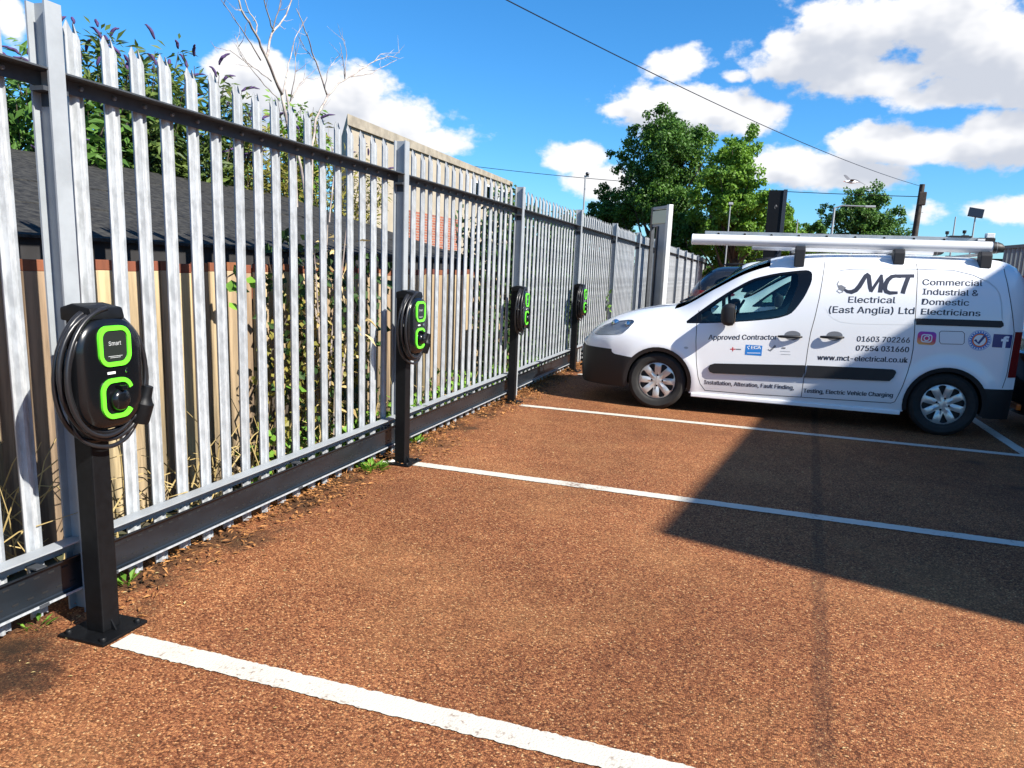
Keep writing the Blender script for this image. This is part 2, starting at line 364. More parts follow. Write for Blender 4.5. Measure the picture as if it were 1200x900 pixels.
for i, (xa, ya, xb, yb) in enumerate(((.32, 1.992, 4.8, 1.93), (.225, 4.70, 4.8, 4.625), (.2, 7.285, 4.74, 7.225), (.2, 9.95, 4.75, 9.88), (.2, 12.6, 4.8, 12.55), (.2, 15.2, 4.8, 15.2), (.2, 17.9, 4.8, 17.9))):
    bay_line((xa, ya, 0), (xb, yb, 0))
bay_line((4.79, 6.5, 0), (4.79, 17.9, 0))

# ------------------------------------------------------------------ palisade fence
Y0, SP, NB = 2.147, 2.769, 14
FZ = 2.20
fence = thing('palisade_fence', 'long galvanised steel palisade fence with spiked pales along the parking bays', 'fence', (0, Y0, 0))
def post_mesh():
    h = 2.24; b = MB()
    b.box(.016, .024, -.033, .033, -.05, h); b.box(-.064, -.056, -.033, .033, -.05, h); b.box(-.056, .016, -.0035, .0035, -.05, h)
    return b.mesh('post', MATS['post_steel'], bevel=0)
pm = post_mesh()
def pale_mesh():
    # W section, 66 mm wide, rolled from sheet; rounded and notched head
    prof = [(-.034, -.004), (-.030, -.014), (-.014, -.014), (-.006, .003), (.006, .003), (.014, -.014), (.030, -.014), (.034, -.004)]
    tops = [2.150, 2.180, 2.212, 2.168, 2.168, 2.212, 2.180, 2.150]
    zs = [0, .6, 1.2, 1.75, 2.10, None]
    b = MB(); n = len(prof)
    vs = []
    for k in (0, 1):
        for z in zs:
            for (y, x), tz in zip(prof, tops): vs.append((x-.060-.003*k, y, (tz if z is None else z)+.02))
    fs = []; L = len(zs)
    for k in (0, 1):
        o = k*L*n
        for i in range(L-1):
            for j in range(n-1):
                q = (o+i*n+j, o+i*n+j+1, o+(i+1)*n+j+1, o+(i+1)*n+j); fs.append(q if k == 0 else q[::-1])
    o = L*n
    for i in range(L-1):
        fs.append((i*n, (i+1)*n, o+(i+1)*n, o+i*n)); a = n-1; fs.append((i*n+a, o+i*n+a, o+(i+1)*n+a, (i+1)*n+a))
    b.add(vs, fs); return b.mesh('pale', MATS['galvanised'])
plm = pale_mesh()
def rail_mesh(bot):
    L = SP-.012; b = MB()
    z1 = .298 if bot else 2.022
    b.box(-.050, -.044, .006, L+.006, z1-.055, z1-.006); b.box(-.050, .014 if bot else .022, .006, L+.006, z1-.006, z1)
    return b.mesh('rail', MATS['post_steel' if bot else 'rail_steel'])
rt_m, rb_m = rail_mesh(False), rail_mesh(True)
def bolt_mesh(r=.009, l=.012):
    b = MB(); b.lathe([(.0, l), (r*.7, l), (r, l*.6), (r, 0)], 8, 'x'); return b.mesh('bolt', MATS['bolt'], True)
bm_ = bolt_mesh()
cleat = MB().box(-.05, .014, -.05, -.004, 1.945, 1.96).box(-.05, .014, .004, .05, 1.945, 1.96).box(-.05, .014, -.0065, -.0035, 1.90, 1.96).mesh('cleat', MATS['rail_steel'])
for n in range(-1, NB):
    y = n*SP
    link_mesh('post', pm, None, fence, (0, y, 0)); link_mesh('cleat', cleat, None, fence, (0, y, 0))
    if n < NB-1:
        link_mesh('top_rail', rt_m, None, fence, (0, y, random.uniform(-.002, .002))); link_mesh('bottom_rail', rb_m, None, fence, (0, y, 0))
        for k in range(1, 18):
            p = link_mesh('pale', plm, None, fence, (0, y+k*.1538+random.uniform(-.003, .003), random.uniform(-.012, .008)))
            p.rotation_euler = (random.gauss(0, .0028), 0, random.uniform(-.05, .05))
            if n in (-1, 0, 1): link_mesh('bolt', bm_, None, fence, (-.044, y+k*.1538, 1.994))

# cable tray fixed below the bottom rail
tray = thing('cable_tray', 'dark slotted steel cable tray fixed low along the palisade fence', 'cable tray', (-.014, Y0, .178))
def tray_mesh(L):
    b = MB(); pr = [(.026, -.078), (.026, -.074), (.006, -.071), (.002, -.066), (.002, .045), (.006, .056), (.014, .062), (.024, .062), (.024, .058), (.015, .058), (.009, .052), (-.002, .046), (-.002, -.068), (.004, -.075)]
    n = len(pr); vs = [(x, 0, z) for x, z in pr]+[(x, L, z) for x, z in pr]
    fs = [(i, (i+1) % n, (i+1) % n+n, i+n) for i in range(n)]+[tuple(range(n))[::-1], tuple(range(n, 2*n))]
    return b.add(vs, fs).mesh('section', MATS['tray'], True)
tm = tray_mesh(SP-.01)
slot = MB()
for k in range(int(SP/.06)):
    for zz, off in ((.028, 0), (-.04, .03)):
        slot.box(.0021, .0032, .03+k*.06+off, .055+k*.06+off, zz-.0035, zz+.0035)
slm = slot.mesh('slots', MATS['dark_hole'])
lip = MB().box(.0235, .028, 0, SP-.01, -.0805, -.072).mesh('lip_highlight', galv)  # pale strip on the dark tray's lower edge: its lit line as colour
clip = MB().prism([(-.025, .074), (-.025, .068), (-.012, .068), (-.012, -.083), (.031, -.083), (.031, -.07), (.029, -.07), (.029, -.079), (-.007, -.079), (-.007, .068), (.028, .068), (.028, .074)], -.02, .02, 'y').mesh('bracket', MATS['rail_steel'])
for n in range(-1, 3):
    s = link_mesh('section', tm, None, tray, (0, n*SP+.005, 0)); o = link_mesh('slots', slm, None, s); o['kind'] = 'stuff'
    link_mesh('lip_highlight', lip, None, tray, (0, n*SP+.005, 0))
    for q in (.12, 1.45, SP-.2): link_mesh('bracket', clip, None, tray, (0, n*SP+q, 0))

# ------------------------------------------------------------------ charge points
def rrect(w, h, r, n=6):
    pts = []
    for (sx, sy, a0) in ((1, 1, 0), (-1, 1, 90), (-1, -1, 180), (1, -1, 270)):
        for k in range(n+1):
            a = rad(a0+90*k/n); pts.append((sx*(w/2-r)+r*math.cos(a), sy*(h/2-r)+r*math.sin(a)))
    return pts
def make_charger():
    t = thing('ev_charger', '', 'ev charger')
    b = MB().box(-.105, .105, -.105, .105, .0, .012)
    pl = b.build('base_plate', MATS['black_paint'], t, bevel=.003)
    for sx in (-1, 1):
        for sy in (-1, 1): MB().lathe([(0, .013), (.010, .013), (.013, .009), (.013, 0)], 8, 'z', (sx*.08, sy*.08, .011)).build('anchor_bolt', MATS['black_paint'], pl, True)
    MB().box(-.039, .039, -.039, .039, .011, 1.17).build('pedestal', MATS['black_paint'], t, bevel=.005)
    MB().prism([(.039, .012), (.06, .012), (.039, .05)], -.003, .003, 'y').build('weld_gusset', MATS['black_paint'], t)
    # case: rounded outline swelling towards the front
    b = MB(); rows = [(0.104, .92), (.108, 1), (.145, 1), (.16, .98), (.171, .93), (.179, .84), (.183, .70), (.185, .4)]
    ol = rrect(.285, .395, .115, 8); n = len(ol); vs = []; fs = []
    for (x, s) in rows:
        for (y, z) in ol: vs.append((x, y*s, 1.0+z*(1-(1-s)*.75)))
    for i in range(len(rows)-1):
        for j in range(n): fs.append((i*n+j, i*n+(j+1) % n, (i+1)*n+(j+1) % n, (i+1)*n+j))
    fs += [tuple(range(n)), tuple(range((len(rows)-1)*n, len(rows)*n))[::-1]]
    case = b.add(vs, fs).build('case', MATS['black_gloss'], t, True)
    # cable hanger over the top
    MB().prism([(.03, 1.18), (.03, 1.225), (.08, 1.24), (.16, 1.228), (.17, 1.19), (.14, 1.18)], -.07, .07, 'y').build('cable_hanger', MATS['black_paint'], t, True, bevel=.008)
    # green frames
    def band(path, closed, wd, x0, x1, name):
        bb = MB(); k = len(path); vs = []; fs = []
        for i, (y, z) in enumerate(path):
            a = path[(i-1) % k] if closed or i > 0 else path[i]; c = path[(i+1) % k] if closed or i < k-1 else path[i]
            d = Vector((c[0]-a[0], c[1]-a[1])); d.normalize(); nn = Vector((-d.y, d.x))
            for s, xx in ((-wd/2, x0), (-wd/2*.8, x1), (wd/2*.8, x1), (wd/2, x0)): vs.append((xx, y+nn.x*s, z+nn.y*s))
        for i in range(k if closed else k-1):
            j = (i+1) % k
            for q in range(4): fs.append((i*4+q, i*4+(q+1) % 4, j*4+(q+1) % 4, j*4+q))
        if not closed: fs += [(0, 1, 2, 3), tuple((k-1)*4+q for q in (3, 2, 1, 0))]
        return bb.add(vs, fs).build(name, MATS['green'], t, True)
    up_ = [(y, z+1.097) for y, z in rrect(.120, .124, .034)]
    band(up_, True, .019, .170, .192, 'display_frame')
    lo = [(y, z+.915) for y, z in rrect(.120, .126, .04)]
    # the lower frame is open on its far edge
    k0 = min(range(len(lo)), key=lambda i: (lo[i][0]-.064)**2+(lo[i][1]-.945)**2); lo2 = [q for q in lo[k0:]+lo[:k0] if not (q[0] > .03 and .88 < q[1] < .945)]
    i0 = max(range(len(lo2)), key=lambda i: (Vector(lo2[i])-Vector(lo2[i-1])).length); lo2 = lo2[i0:]+lo2[:i0]
    band(lo2, False, .019, .165, .192, 'socket_frame')
    scr = MB(); pl_ = rrect(.102, .106, .026)
    scr.prism([(y, z+1.097) for y, z in pl_], .176, .188, 'x').build('display', MATS['screen'], t)
    txt = text_mesh('Smart', .028); 
    o = pymesh('lettering', [(.1886, v[0], 1.10+v[1]) for v in txt[0]], txt[1], MATS['grey_print'], t)
    b = MB(); b.box(.1882, .1888, -.03, .03, 1.062, 1.0635); b.box(.1882, .1888, -.022, .022, 1.057, 1.0585); b.build('small_print', MATS['grey_print'], t)
    MB().prism([(y, z+.915) for y, z in rrect(.104, .108, .03)], .168, .184, 'x').build('socket_plate', MATS['black_paint'], t)
    s = MB().lathe([(0, .214), (.02, .213), (.033, .208), (.039, .199), (.040, .18)], 24, 'x', (0, .005, .91)).build('socket_cap', MATS['black_gloss'], t, True)
    MB().box(.18, .22, -.006, .016, .945, .962).build('cap_hinge', MATS['black_gloss'], s, bevel=.003)
    b = MB().lathe([(0, .187), (.009, .187), (.011, .183), (.011, .17)], 16, 'x', (0, .052, 1.006)).build('key_lock', MATS['chrome'], t, True)
    MB().box(.180, .1865, -.035, -.002, 1.001, 1.009).build('marker_strip', MATS['white_plastic'], t)
    MB().box(.112, .137, -.1443, -.1427, 1.0, 1.08).build('sticker', MATS['white_plastic'], t)
    # tethered cable wound round the case
    b = MB(); rg = random.Random(3); pts = []
    turns = 6
    for i in range(turns*44+1):
        a = 2*math.pi*i/44; k = i/44; r = .178+.013*math.sin(k*2.3)+.006*math.sin(a*2+k)
        x = .104+.010*k+.006*math.sin(a+k*1.7)
        pts.append((x, r*.95*math.sin(a), .995+r*1.22*math.cos(a)-(.012 if math.cos(a) < 0 else 0)*abs(math.cos(a))*((k*.37) % 1)))
    b.tube(pts, .0085, 8).build('charging_cable', MATS['cable'], t, 'all')
    # loose lower loop
    lp = [(.10, -.12, .86), (.115, -.11, .80), (.13, -.07, .755), (.14, .0, .735), (.135, .07, .745), (.13, .115, .775), (.14, .13, .81)]
    b = MB(); P = [Vector(q) for q in lp]; sm = []
    for i in range(len(P)-1):
        for k in range(6):
            tt = k/6; p0, p1, p2, p3 = P[max(i-1, 0)], P[i], P[i+1], P[min(i+2, len(P)-1)]
            sm.append(.5*((2*p1)+(p2-p0)*tt+(2*p0-5*p1+4*p2-p3)*tt**2+(3*p1-p0-3*p2+p3)*tt**3))
    b.tube(sm, .008, 8).build('cable_tail', MATS['cable'], t, 'all')
    h = MB().lathe([(0, 0), (.034, .0), (.036, .01), (.036, .075), (.030, .082), (.022, .1), (.018, .14), (0, .14)], 18, 'z')
    h.xf(Matrix.Translation((.14, .135, .80)) @ Matrix.Rotation(rad(14), 4, 'Y') @ Matrix.Rotation(rad(-8), 4, 'X')).build('plug_holster', MATS['black_paint'], t, True)
    for c in t.children:
        if c.name.split('.')[0] in ('base_plate', 'pedestal', 'weld_gusset'): continue
        for q in [c]+list(c.children):
            for v in q.data.vertices: v.co.x -= .058; v.co.z -= .013
    return t
_font = {}
def load_font():
    try:
        import os
        p = os.path.join(bpy.utils.resource_path('LOCAL'), 'datafiles', 'fonts', 'Inter.woff2'); return bpy.data.fonts.load(p) if os.path.exists(p) else None
    except Exception: return None
FONT = load_font()
def text_mesh(s, size, shear=0, spacing=1.0, align='CENTER', bold=0.0):
    cu = bpy.data.curves.new('t', 'FONT'); cu.body = s; cu.size = size; cu.shear = shear; cu.align_x = align; cu.space_character = spacing; cu.resolution_u = 3; cu.offset = bold
    if FONT: cu.font = FONT
    o = bpy.data.objects.new('t', cu); C.objects.link(o); dg = bpy.context.evaluated_depsgraph_get(); dg.update()
    me = bpy.data.meshes.new_from_object(o.evaluated_get(dg)); vs = [tuple(v.co) for v in me.vertices]; fs = [tuple(p.vertices) for p in me.polygons]
    bpy.data.objects.remove(o); bpy.data.curves.remove(cu); bpy.data.meshes.remove(me); return vs, fs
ch = make_charger()
spots = [(.20, 2.03, 0, 'nearest black charging post with green framed display, at the left edge of the bays'),
         (.12, 4.70, 0, 'second charging post from the camera, between the two empty bays'),
         (.062, 7.405, 0, 'third charging post from the camera, at the head of the line beside the van'),
         (.055, 10.22, 0, 'farthest charging post, against the fence just left of the van bonnet')]
for i, (x, y, r, lab) in enumerate(spots):
    o = ch if i == 0 else copy_tree(ch)
    o.location = (x, y, 0); o.rotation_euler.z = rad(r+(0, -2, 3, -1)[i]); tag(o, lab, 'ev charger', 'charging posts along the fence')

# ------------------------------------------------------------------ vehicles: side panels cut from one curved body surface
def curve(pts):
    xs = [p[0] for p in pts]; ys = [p[1] for p in pts]; n = len(xs)
    d = [(ys[i+1]-ys[i])/(xs[i+1]-xs[i]) for i in range(n-1)]
    m = [d[0]]+[0 if d[i-1]*d[i] <= 0 else 2*d[i-1]*d[i]/(d[i-1]+d[i]) for i in range(1, n-1)]+[d[-1]]
    def f(x):
        if x <= xs[0]: return ys[0]
        if x >= xs[-1]: return ys[-1]
        i = 0
        while xs[i+1] < x: i += 1
        h = xs[i+1]-xs[i]; t = (x-xs[i])/h
        return (1+2*t)*(1-t)**2*ys[i]+t*(1-t)**2*h*m[i]+t*t*(3-2*t)*ys[i+1]+t*t*(t-1)*h*m[i+1]
    return f
def inside(p, poly):
    x, y = p; c = False; n = len(poly); j = n-1
    for i in range(n):
        xi, yi = poly[i]; xj, yj = poly[j]
        if (yi > y) != (yj > y) and x < (xj-xi)*(y-yi)/(yj-yi)+xi: c = not c
        j = i
    return c
def seg_d(p, a, b):
    ax, ay = a; bx, by = b; dx, dy = bx-ax, by-ay; L = dx*dx+dy*dy
    t = 0 if L == 0 else max(0, min(1, ((p[0]-ax)*dx+(p[1]-ay)*dy)/L)); return math.hypot(p[0]-ax-dx*t, p[1]-ay-dy*t)
def resample(poly, step, closed=True):
    out = []; n = len(poly)
    for i in range(n if closed else n-1):
        a, b = poly[i], poly[(i+1) % n]; L = math.hypot(b[0]-a[0], b[1]-a[1]); k = max(1, int(math.ceil(L/step)))
        for q in range(k): out.append((a[0]+(b[0]-a[0])*q/k, a[1]+(b[1]-a[1])*q/k))
    if not closed: out.append(tuple(poly[-1]))
    return out
def round_poly(poly, k=2):                     # Chaikin corner cutting
    for _ in range(k):
        o = []; n = len(poly)
        for i in range(n):
            a, b = poly[i], poly[(i+1) % n]; o += [(a[0]*.8+b[0]*.2, a[1]*.8+b[1]*.2), (a[0]*.2+b[0]*.8, a[1]*.2+b[1]*.8)]
        poly = o
    return poly
def tess(poly, step=.016):                      # fill an outline with small triangles so that it can follow a curved panel
    ol = resample(poly, step); pts = list(ol); k = len(ol); ed = [(i, (i+1) % k) for i in range(k)]
    x = min(p[0] for p in ol)
    while x < max(p[0] for p in ol):
        z = min(p[1] for p in ol)
        while z < max(p[1] for p in ol):
            if inside((x, z), ol) and min(seg_d((x, z), ol[i], ol[(i+1) % k]) for i in range(k)) > step*.4: pts.append((x, z))
            z += step
        x += step
    vo, _, fo, _, _, _ = geometry.delaunay_2d_cdt([Vector(p) for p in pts], ed, [], 0, 1e-6); vo = [(v.x, v.y) for v in vo]
    return vo, [tuple(f) for f in fo if inside((sum(vo[i][0] for i in f)/3, sum(vo[i][1] for i in f)/3), ol)]
def split_long(vs, fs, lim=.03):                # cut long edges of lettering for the same reason
    bm = bmesh.new(); q = [bm.verts.new((v[0], v[1], 0)) for v in vs]
    for f in fs:
        try: bm.faces.new([q[i] for i in f])
        except ValueError: pass
    bmesh.ops.triangulate(bm, faces=bm.faces)
    for _ in range(3):
        es = [e for e in bm.edges if e.calc_length() > lim]
        if not es: break
        bmesh.ops.subdivide_edges(bm, edges=es, cuts=1); bmesh.ops.triangulate(bm, faces=bm.faces)
    bm.verts.index_update(); o = [(v.co.x, v.co.y) for v in bm.verts], [tuple(v.index for v in f.verts) for f in bm.faces]; bm.free(); return o
class Shape:
    def __init__(s, zt, w, n, z0, zb, wheels, R, ztop=.92):
        s.zt, s.w, s.n, s.z0, s.zb, s.wheels, s.R, s.ztop = curve(zt), curve(w), curve(n), z0, zb, wheels, R, ztop
        s.grooves = []; s.u0 = zt[0][0]; s.u1 = zt[-1][0]
    def Y(s, u, z):
        w = s.w(u)
        if z <= s.z0: y = w*(1-.055*((s.z0-z)/(s.z0-s.zb))**2)
        else:
            r = min(.999, (z-s.z0)/(s.zt(u)-s.z0)); n = s.n(u); y = w*(1-r**n)**(1/n)
        for (cu, cz) in s.wheels:
            q = math.hypot(u-cu, z-cz)
            if q < s.R+.25: y += .014*math.exp(-((q-s.R-.02)/.07)**2)
        return y
    def Z(s, u, y):
        r = min(.9999, abs(y)/s.w(u)); n = s.n(u); return s.z0+(s.zt(u)-s.z0)*(1-r**n)**(1/n)
    def disp(s, u, z):
        d = 0
        for (pl, hw, dep, box) in s.grooves:
            if u < box[0] or u > box[1] or z < box[2] or z > box[3]: continue
            q = min(seg_d((u, z), pl[i], pl[i+1]) for i in range(len(pl)-1))
            if q < hw: d = max(d, dep*(1-q/hw))
        return d
    def groove(s, pl, hw=.0045, dep=.022):
        xs = [p[0] for p in pl]; zs = [p[1] for p in pl]; s.grooves.append((pl, hw, dep, (min(xs)-hw, max(xs)+hw, min(zs)-hw, max(zs)+hw)))
    def P(s, u, z, sd, off=0, flat=False):
        return Vector((u, sd*(s.Y(u, z)+off-(0 if flat else s.disp(u, z))), z))
    def Nrm(s, u, z, sd, flat=False):
        e = .0016; f = (lambda a, b: s.Y(a, b)) if flat else (lambda a, b: s.Y(a, b)-s.disp(a, b))
        return Vector((-(f(u+e, z)-f(u-e, z))/(2*e), sd, -(f(u, z+e)-f(u, z-e))/(2*e))).normalized()
    def zs(s, u): return s.z0+s.ztop*(s.zt(u)-s.z0)
    def k(s, u): n = s.n(u); return (1-s.ztop**n)**(1/n)
    def outline(s):
        u0, u1 = s.u0, s.u1; top = [(u1+(u0-u1)*i/70, s.zs(u1+(u0-u1)*i/70)) for i in range(71)]
        bot = [(u0, s.zb)]
        for (cu, cz) in s.wheels:
            a0 = math.asin(min(1, (cz-s.zb)/s.R)); h = math.cos(a0)*s.R
            bot += [(cu-h, s.zb)]+[(cu-s.R*math.cos(-a0+(math.pi+2*a0)*i/22), cz+s.R*math.sin(-a0+(math.pi+2*a0)*i/22)) for i in range(1, 22)]+[(cu+h, s.zb)]
        return bot+[(u1, s.zb)]+top
    def side(s, classes, step=.032):
        """classes: list of (name, polygon). Returns {name: (uv list, tris)}; what is in no polygon is 'side'."""
        ol = resample(s.outline(), .03); pts = []; edges = []
        def addp(pl, closed):
            b = len(pts); pts.extend(pl); k = len(pl)
            for i in range(k if closed else k-1): edges.append((b+i, b+(i+1) % k))
        addp(ol, True)
        for _, pl in classes: addp(resample(pl, .025), True)
        for (pl, hw, dep, _) in s.grooves:
            q = resample(pl, .03, False); addp(q, False)
            for sg in (-1, 1):
                r = []
                for i in range(len(q)):
                    a, b = q[max(i-1, 0)], q[min(i+1, len(q)-1)]; dx, dz = b[0]-a[0], b[1]-a[1]; L = math.hypot(dx, dz) or 1
                    r.append((q[i][0]-dz/L*hw*sg, q[i][1]+dx/L*hw*sg))
                addp(r, False)
        u = s.u0+.02
        while u < s.u1:
            z = s.zb+.02
            while z < 1.8:
                if inside((u, z), ol) and not any(b[0]-.01 < u < b[1]+.01 and b[2]-.01 < z < b[3]+.01 and min(seg_d((u, z), pl[i], pl[i+1]) for i in range(len(pl)-1)) < hw+.012 for (pl, hw, dep, b) in s.grooves): pts.append((u+random.uniform(-.004, .004), z+random.uniform(-.004, .004)))
                z += step
            u += step
        vo, _, fo, _, _, _ = geometry.delaunay_2d_cdt([Vector(p) for p in pts], edges, [], 0, 1e-5)
        vo = [(v.x, v.y) for v in vo]; res = {}
        for f in fo:
            c = (sum(vo[i][0] for i in f)/3, sum(vo[i][1] for i in f)/3)
            if not inside(c, ol): continue
            nm = 'side'
            for name, pl in classes:
                if inside(c, pl): nm = name; break
            res.setdefault(nm, []).append(f)
        out = {}
        for nm, fs in res.items():
            ix = {}; uv = []; tr = []
            for f in fs:
                for i in f:
                    if i not in ix: ix[i] = len(uv); uv.append(vo[i])
                tr.append(tuple(ix[i] for i in f))
            out[nm] = (uv, tr)
        return out
    def patch(s, name, data, sd, m, parent, off=0.0, rim=.016, flat=False):
        uv, tr = data; n = len(uv)
        vs = [s.P(u, z, sd, off, flat) for u, z in uv]; ns = [s.Nrm(u, z, sd, True) for u, z in uv]
        area = lambda t: (uv[t[1]][0]-uv[t[0]][0])*(uv[t[2]][1]-uv[t[0]][1])-(uv[t[2]][0]-uv[t[0]][0])*(uv[t[1]][1]-uv[t[0]][1])
        fs = []
        for t in tr:
            a = area(t)
            fs.append(t if (a > 0) == (sd < 0) else t[::-1])
        cnt = {}
        for f in fs:
            for i in range(3): e = (f[i], f[(i+1) % 3]); cnt[e] = 1
        if rim:
            for (a, b) in list(cnt):
                if (b, a) in cnt: continue
                k = len(vs); na, nb = ns[a], ns[b]
                ed = (vs[b]-vs[a]).cross(ns[a]).normalized() if (vs[b]-vs[a]).length > 1e-7 else ns[a]
                vs += [vs[a].copy(), vs[b].copy(), vs[b]-nb*rim, vs[a]-na*rim]; ns += [ed]*4; fs.append((k+1, k, k+3, k+2))
        return pymesh(name, vs, fs, m, parent, True, ns)
    def decal(s, name, poly_mesh, sd, m, parent, off=.0022):
        off = .0012+(off-.0022)*.2; vs, fs = poly_mesh
        if len(fs) == 1 and len(fs[0]) > 4: vs, fs = tess(vs)
        elif max(v[0] for v in vs)-min(v[0] for v in vs) > .06: vs, fs = split_long(vs, fs)
        P = [s.P(u, z, sd, off, True) for u, z in vs]
        fs = [q if (P[q[1]]-P[q[0]]).cross(P[q[2]]-P[q[0]]).y*sd > 0 else q[::-1] for q in fs]
        return pymesh(name, P, fs, m, parent)
    def strip(s, name, poly, sd, m, parent, th=.018, step=.05):   # a raised moulding following the side
        ol = resample(poly, .02); pts = list(ol); k = len(ol); ed = [(i, (i+1) % k) for i in range(k)]
        inn = []
        cx = sum(p[0] for p in ol)/k; cz = sum(p[1] for p in ol)/k
        vo, _, fo, _, _, _ = geometry.delaunay_2d_cdt([Vector(p) for p in pts], ed, [], 0, 1e-6); vo = [(v.x, v.y) for v in vo]
        fs = [f for f in fo if inside((sum(vo[i][0] for i in f)/3, sum(vo[i][1] for i in f)/3), ol)]
        b = MB(); n = len(vo); vs = [s.P(u, z, sd, th, True) for u, z in vo]+[s.P(u, z, sd, -.004, True) for u, z in vo]
        cnt = set()
        for f in fs:
            for i in range(3): cnt.add((f[i], f[(i+1) % 3]))
        F = [tuple(f) for f in fs]+[(a, a+n, b_+n, b_) for (a, b_) in cnt if (b_, a) not in cnt]
        return b.add(vs, F).build(name, m, parent, bevel=0, smooth_=False)
    def top(s, name, ua, ub, ta, tb, m, parent, nu=14, nv=14, off=0.0, rim=0.012):
        vs = []; fs = []; ns = []
        for i in range(nu+1):
            u = ua+(ub-ua)*i/nu
            for j in range(nv+1):
                t = ta+(tb-ta)*j/nv; y = t*s.k(u)*s.w(u); e = .006
                nn = Vector((-(s.Z(u+e, y)-s.Z(u-e, y))/(2*e), -(s.Z(u, y+e)-s.Z(u, y-e))/(2*e), 1)).normalized()
                if abs(y) < .008: nn.y = 0
                ns.append(nn); vs.append(Vector((u, y, s.Z(u, y)))+nn*off)
        W = nv+1
        for i in range(nu):
            for j in range(nv): fs.append((i*W+j, (i+1)*W+j, (i+1)*W+j+1, i*W+j+1))
        per = [j for j in range(W)]+[i*W+nv for i in range(1, nu+1)]+[nu*W+j for j in range(nv-1, -1, -1)]+[i*W for i in range(nu-1, 0, -1)]
        if rim:
            for q in range(len(per)):
                a, b = per[q], per[(q+1) % len(per)]; k = len(vs); vs += [vs[a].copy(), vs[b].copy(), vs[b]-ns[b]*rim, vs[a]-ns[a]*rim]
                e = (vs[b]-vs[a]).cross(ns[a]).normalized(); ns += [e]*4; fs.append((k, k+1, k+2, k+3))
        return pymesh(name, vs, fs, m, parent, True, ns)

def hub_mesh(r, nsp=8):
    """silver wheel trim: forked spokes round a small boss, openings between them"""
    ol = [(r*math.cos(2*math.pi*i/64), r*math.sin(2*math.pi*i/64)) for i in range(64)]; holes = []
    for k in range(nsp):
        a = 2*math.pi*(k+.5)/nsp; da = math.pi/nsp
        h = []
        for (rr, f) in ((.84, -.52), (.88, -.25), (.89, 0), (.88, .25), (.84, .52), (.62, .34), (.42, .10), (.42, -.10), (.62, -.34)):
            h.append((r*rr*math.cos(a+f*da), r*rr*math.sin(a+f*da)))
        holes.append(h)
    for k in range(4):
        a = math.pi/2*k; holes.append([(r*.27*math.cos(a)+r*.055*math.cos(q*math.pi/4), r*.27*math.sin(a)+r*.055*math.sin(q*math.pi/4)) for q in range(8)])
    pts = []; ed = []
    for pl in [ol]+holes:
        b = len(pts); pts += pl; ed += [(b+i, b+(i+1) % len(pl)) for i in range(len(pl))]
    for rr in (.15, .36, .5, .72, .93):
        for q in range(32):
            p = (r*rr*math.cos(q*math.pi/16), r*rr*math.sin(q*math.pi/16))
            if not any(inside(p, h) for h in holes): pts.append(p)
    vo, _, fo, _, _, _ = geometry.delaunay_2d_cdt([Vector(p) for p in pts], ed, [], 0, 1e-6); vo = [(v.x, v.y) for v in vo]
    fs = []
    for f in fo:
        c = (sum(vo[i][0] for i in f)/3, sum(vo[i][1] for i in f)/3)
        if math.hypot(*c) < r and not any(inside(c, h) for h in holes): fs.append(tuple(f))
    def dp(x, z):
        q = math.hypot(x, z)/r; a = (math.atan2(z, x) % (2*math.pi/nsp))/(2*math.pi/nsp); rib = abs(a-.0) if a < .5 else 1-a
        return -.018+.030*(q**2)*(1-q**6)*.9+(.008 if q < .2 else 0)+.010*math.exp(-(rib/.16)**2)*(1 if .2 < q < .9 else 0)
    n = len(vo); vs = [(x, -dp(x, z), z) for x, z in vo]+[(x, -dp(x, z)+.018, z) for x, z in vo]
    cnt = set((f[i], f[(i+1) % 3]) for f in fs for i in range(3))
    F = fs+[(a, a+n, b+n, b) for (a, b) in cnt if (b, a) not in cnt]
    return MB().add(vs, F).mesh('wheel_trim', MATS['hub'], True)
def make_wheel(R, rr, width, hub, parent, loc, sd):
    t = MB(); h = width/2
    prof = [(rr-.01, -h*.75), (rr+.004, -h*.92), (rr+.02, -h*.98), ((R+rr)/2+.012, -h*1.02), (R-.03, -h*.97), (R-.010, -h*.86), (R, -h*.7), (R, -h*.28), (R-.008, -h*.26), (R-.008, -h*.22), (R, -h*.20), (R, h*.20), (R-.008, h*.22), (R-.008, h*.26), (R, h*.28), (R, h*.7), (R-.010, h*.86), (R-.03, h*.97), (rr, h*.8)]
    t.lathe(prof, 48, 'y'); w = t.build('wheel', MATS['tyre'], parent, True, loc=loc)
    if sd > 0: w.rotation_euler.z = math.pi
    MB().lathe([(0, -h*.3), (rr*.95, -h*.3), (rr, -h*.75), (rr-.012, -h*.8), (rr-.012, h*.5)], 40, 'y').build('rim', MATS['interior'], w, True)
    o = link_mesh('wheel_trim', hub, None, w, (0, -h*.80, 0)); o.rotation_euler.y = random.uniform(0, 1)
    return w

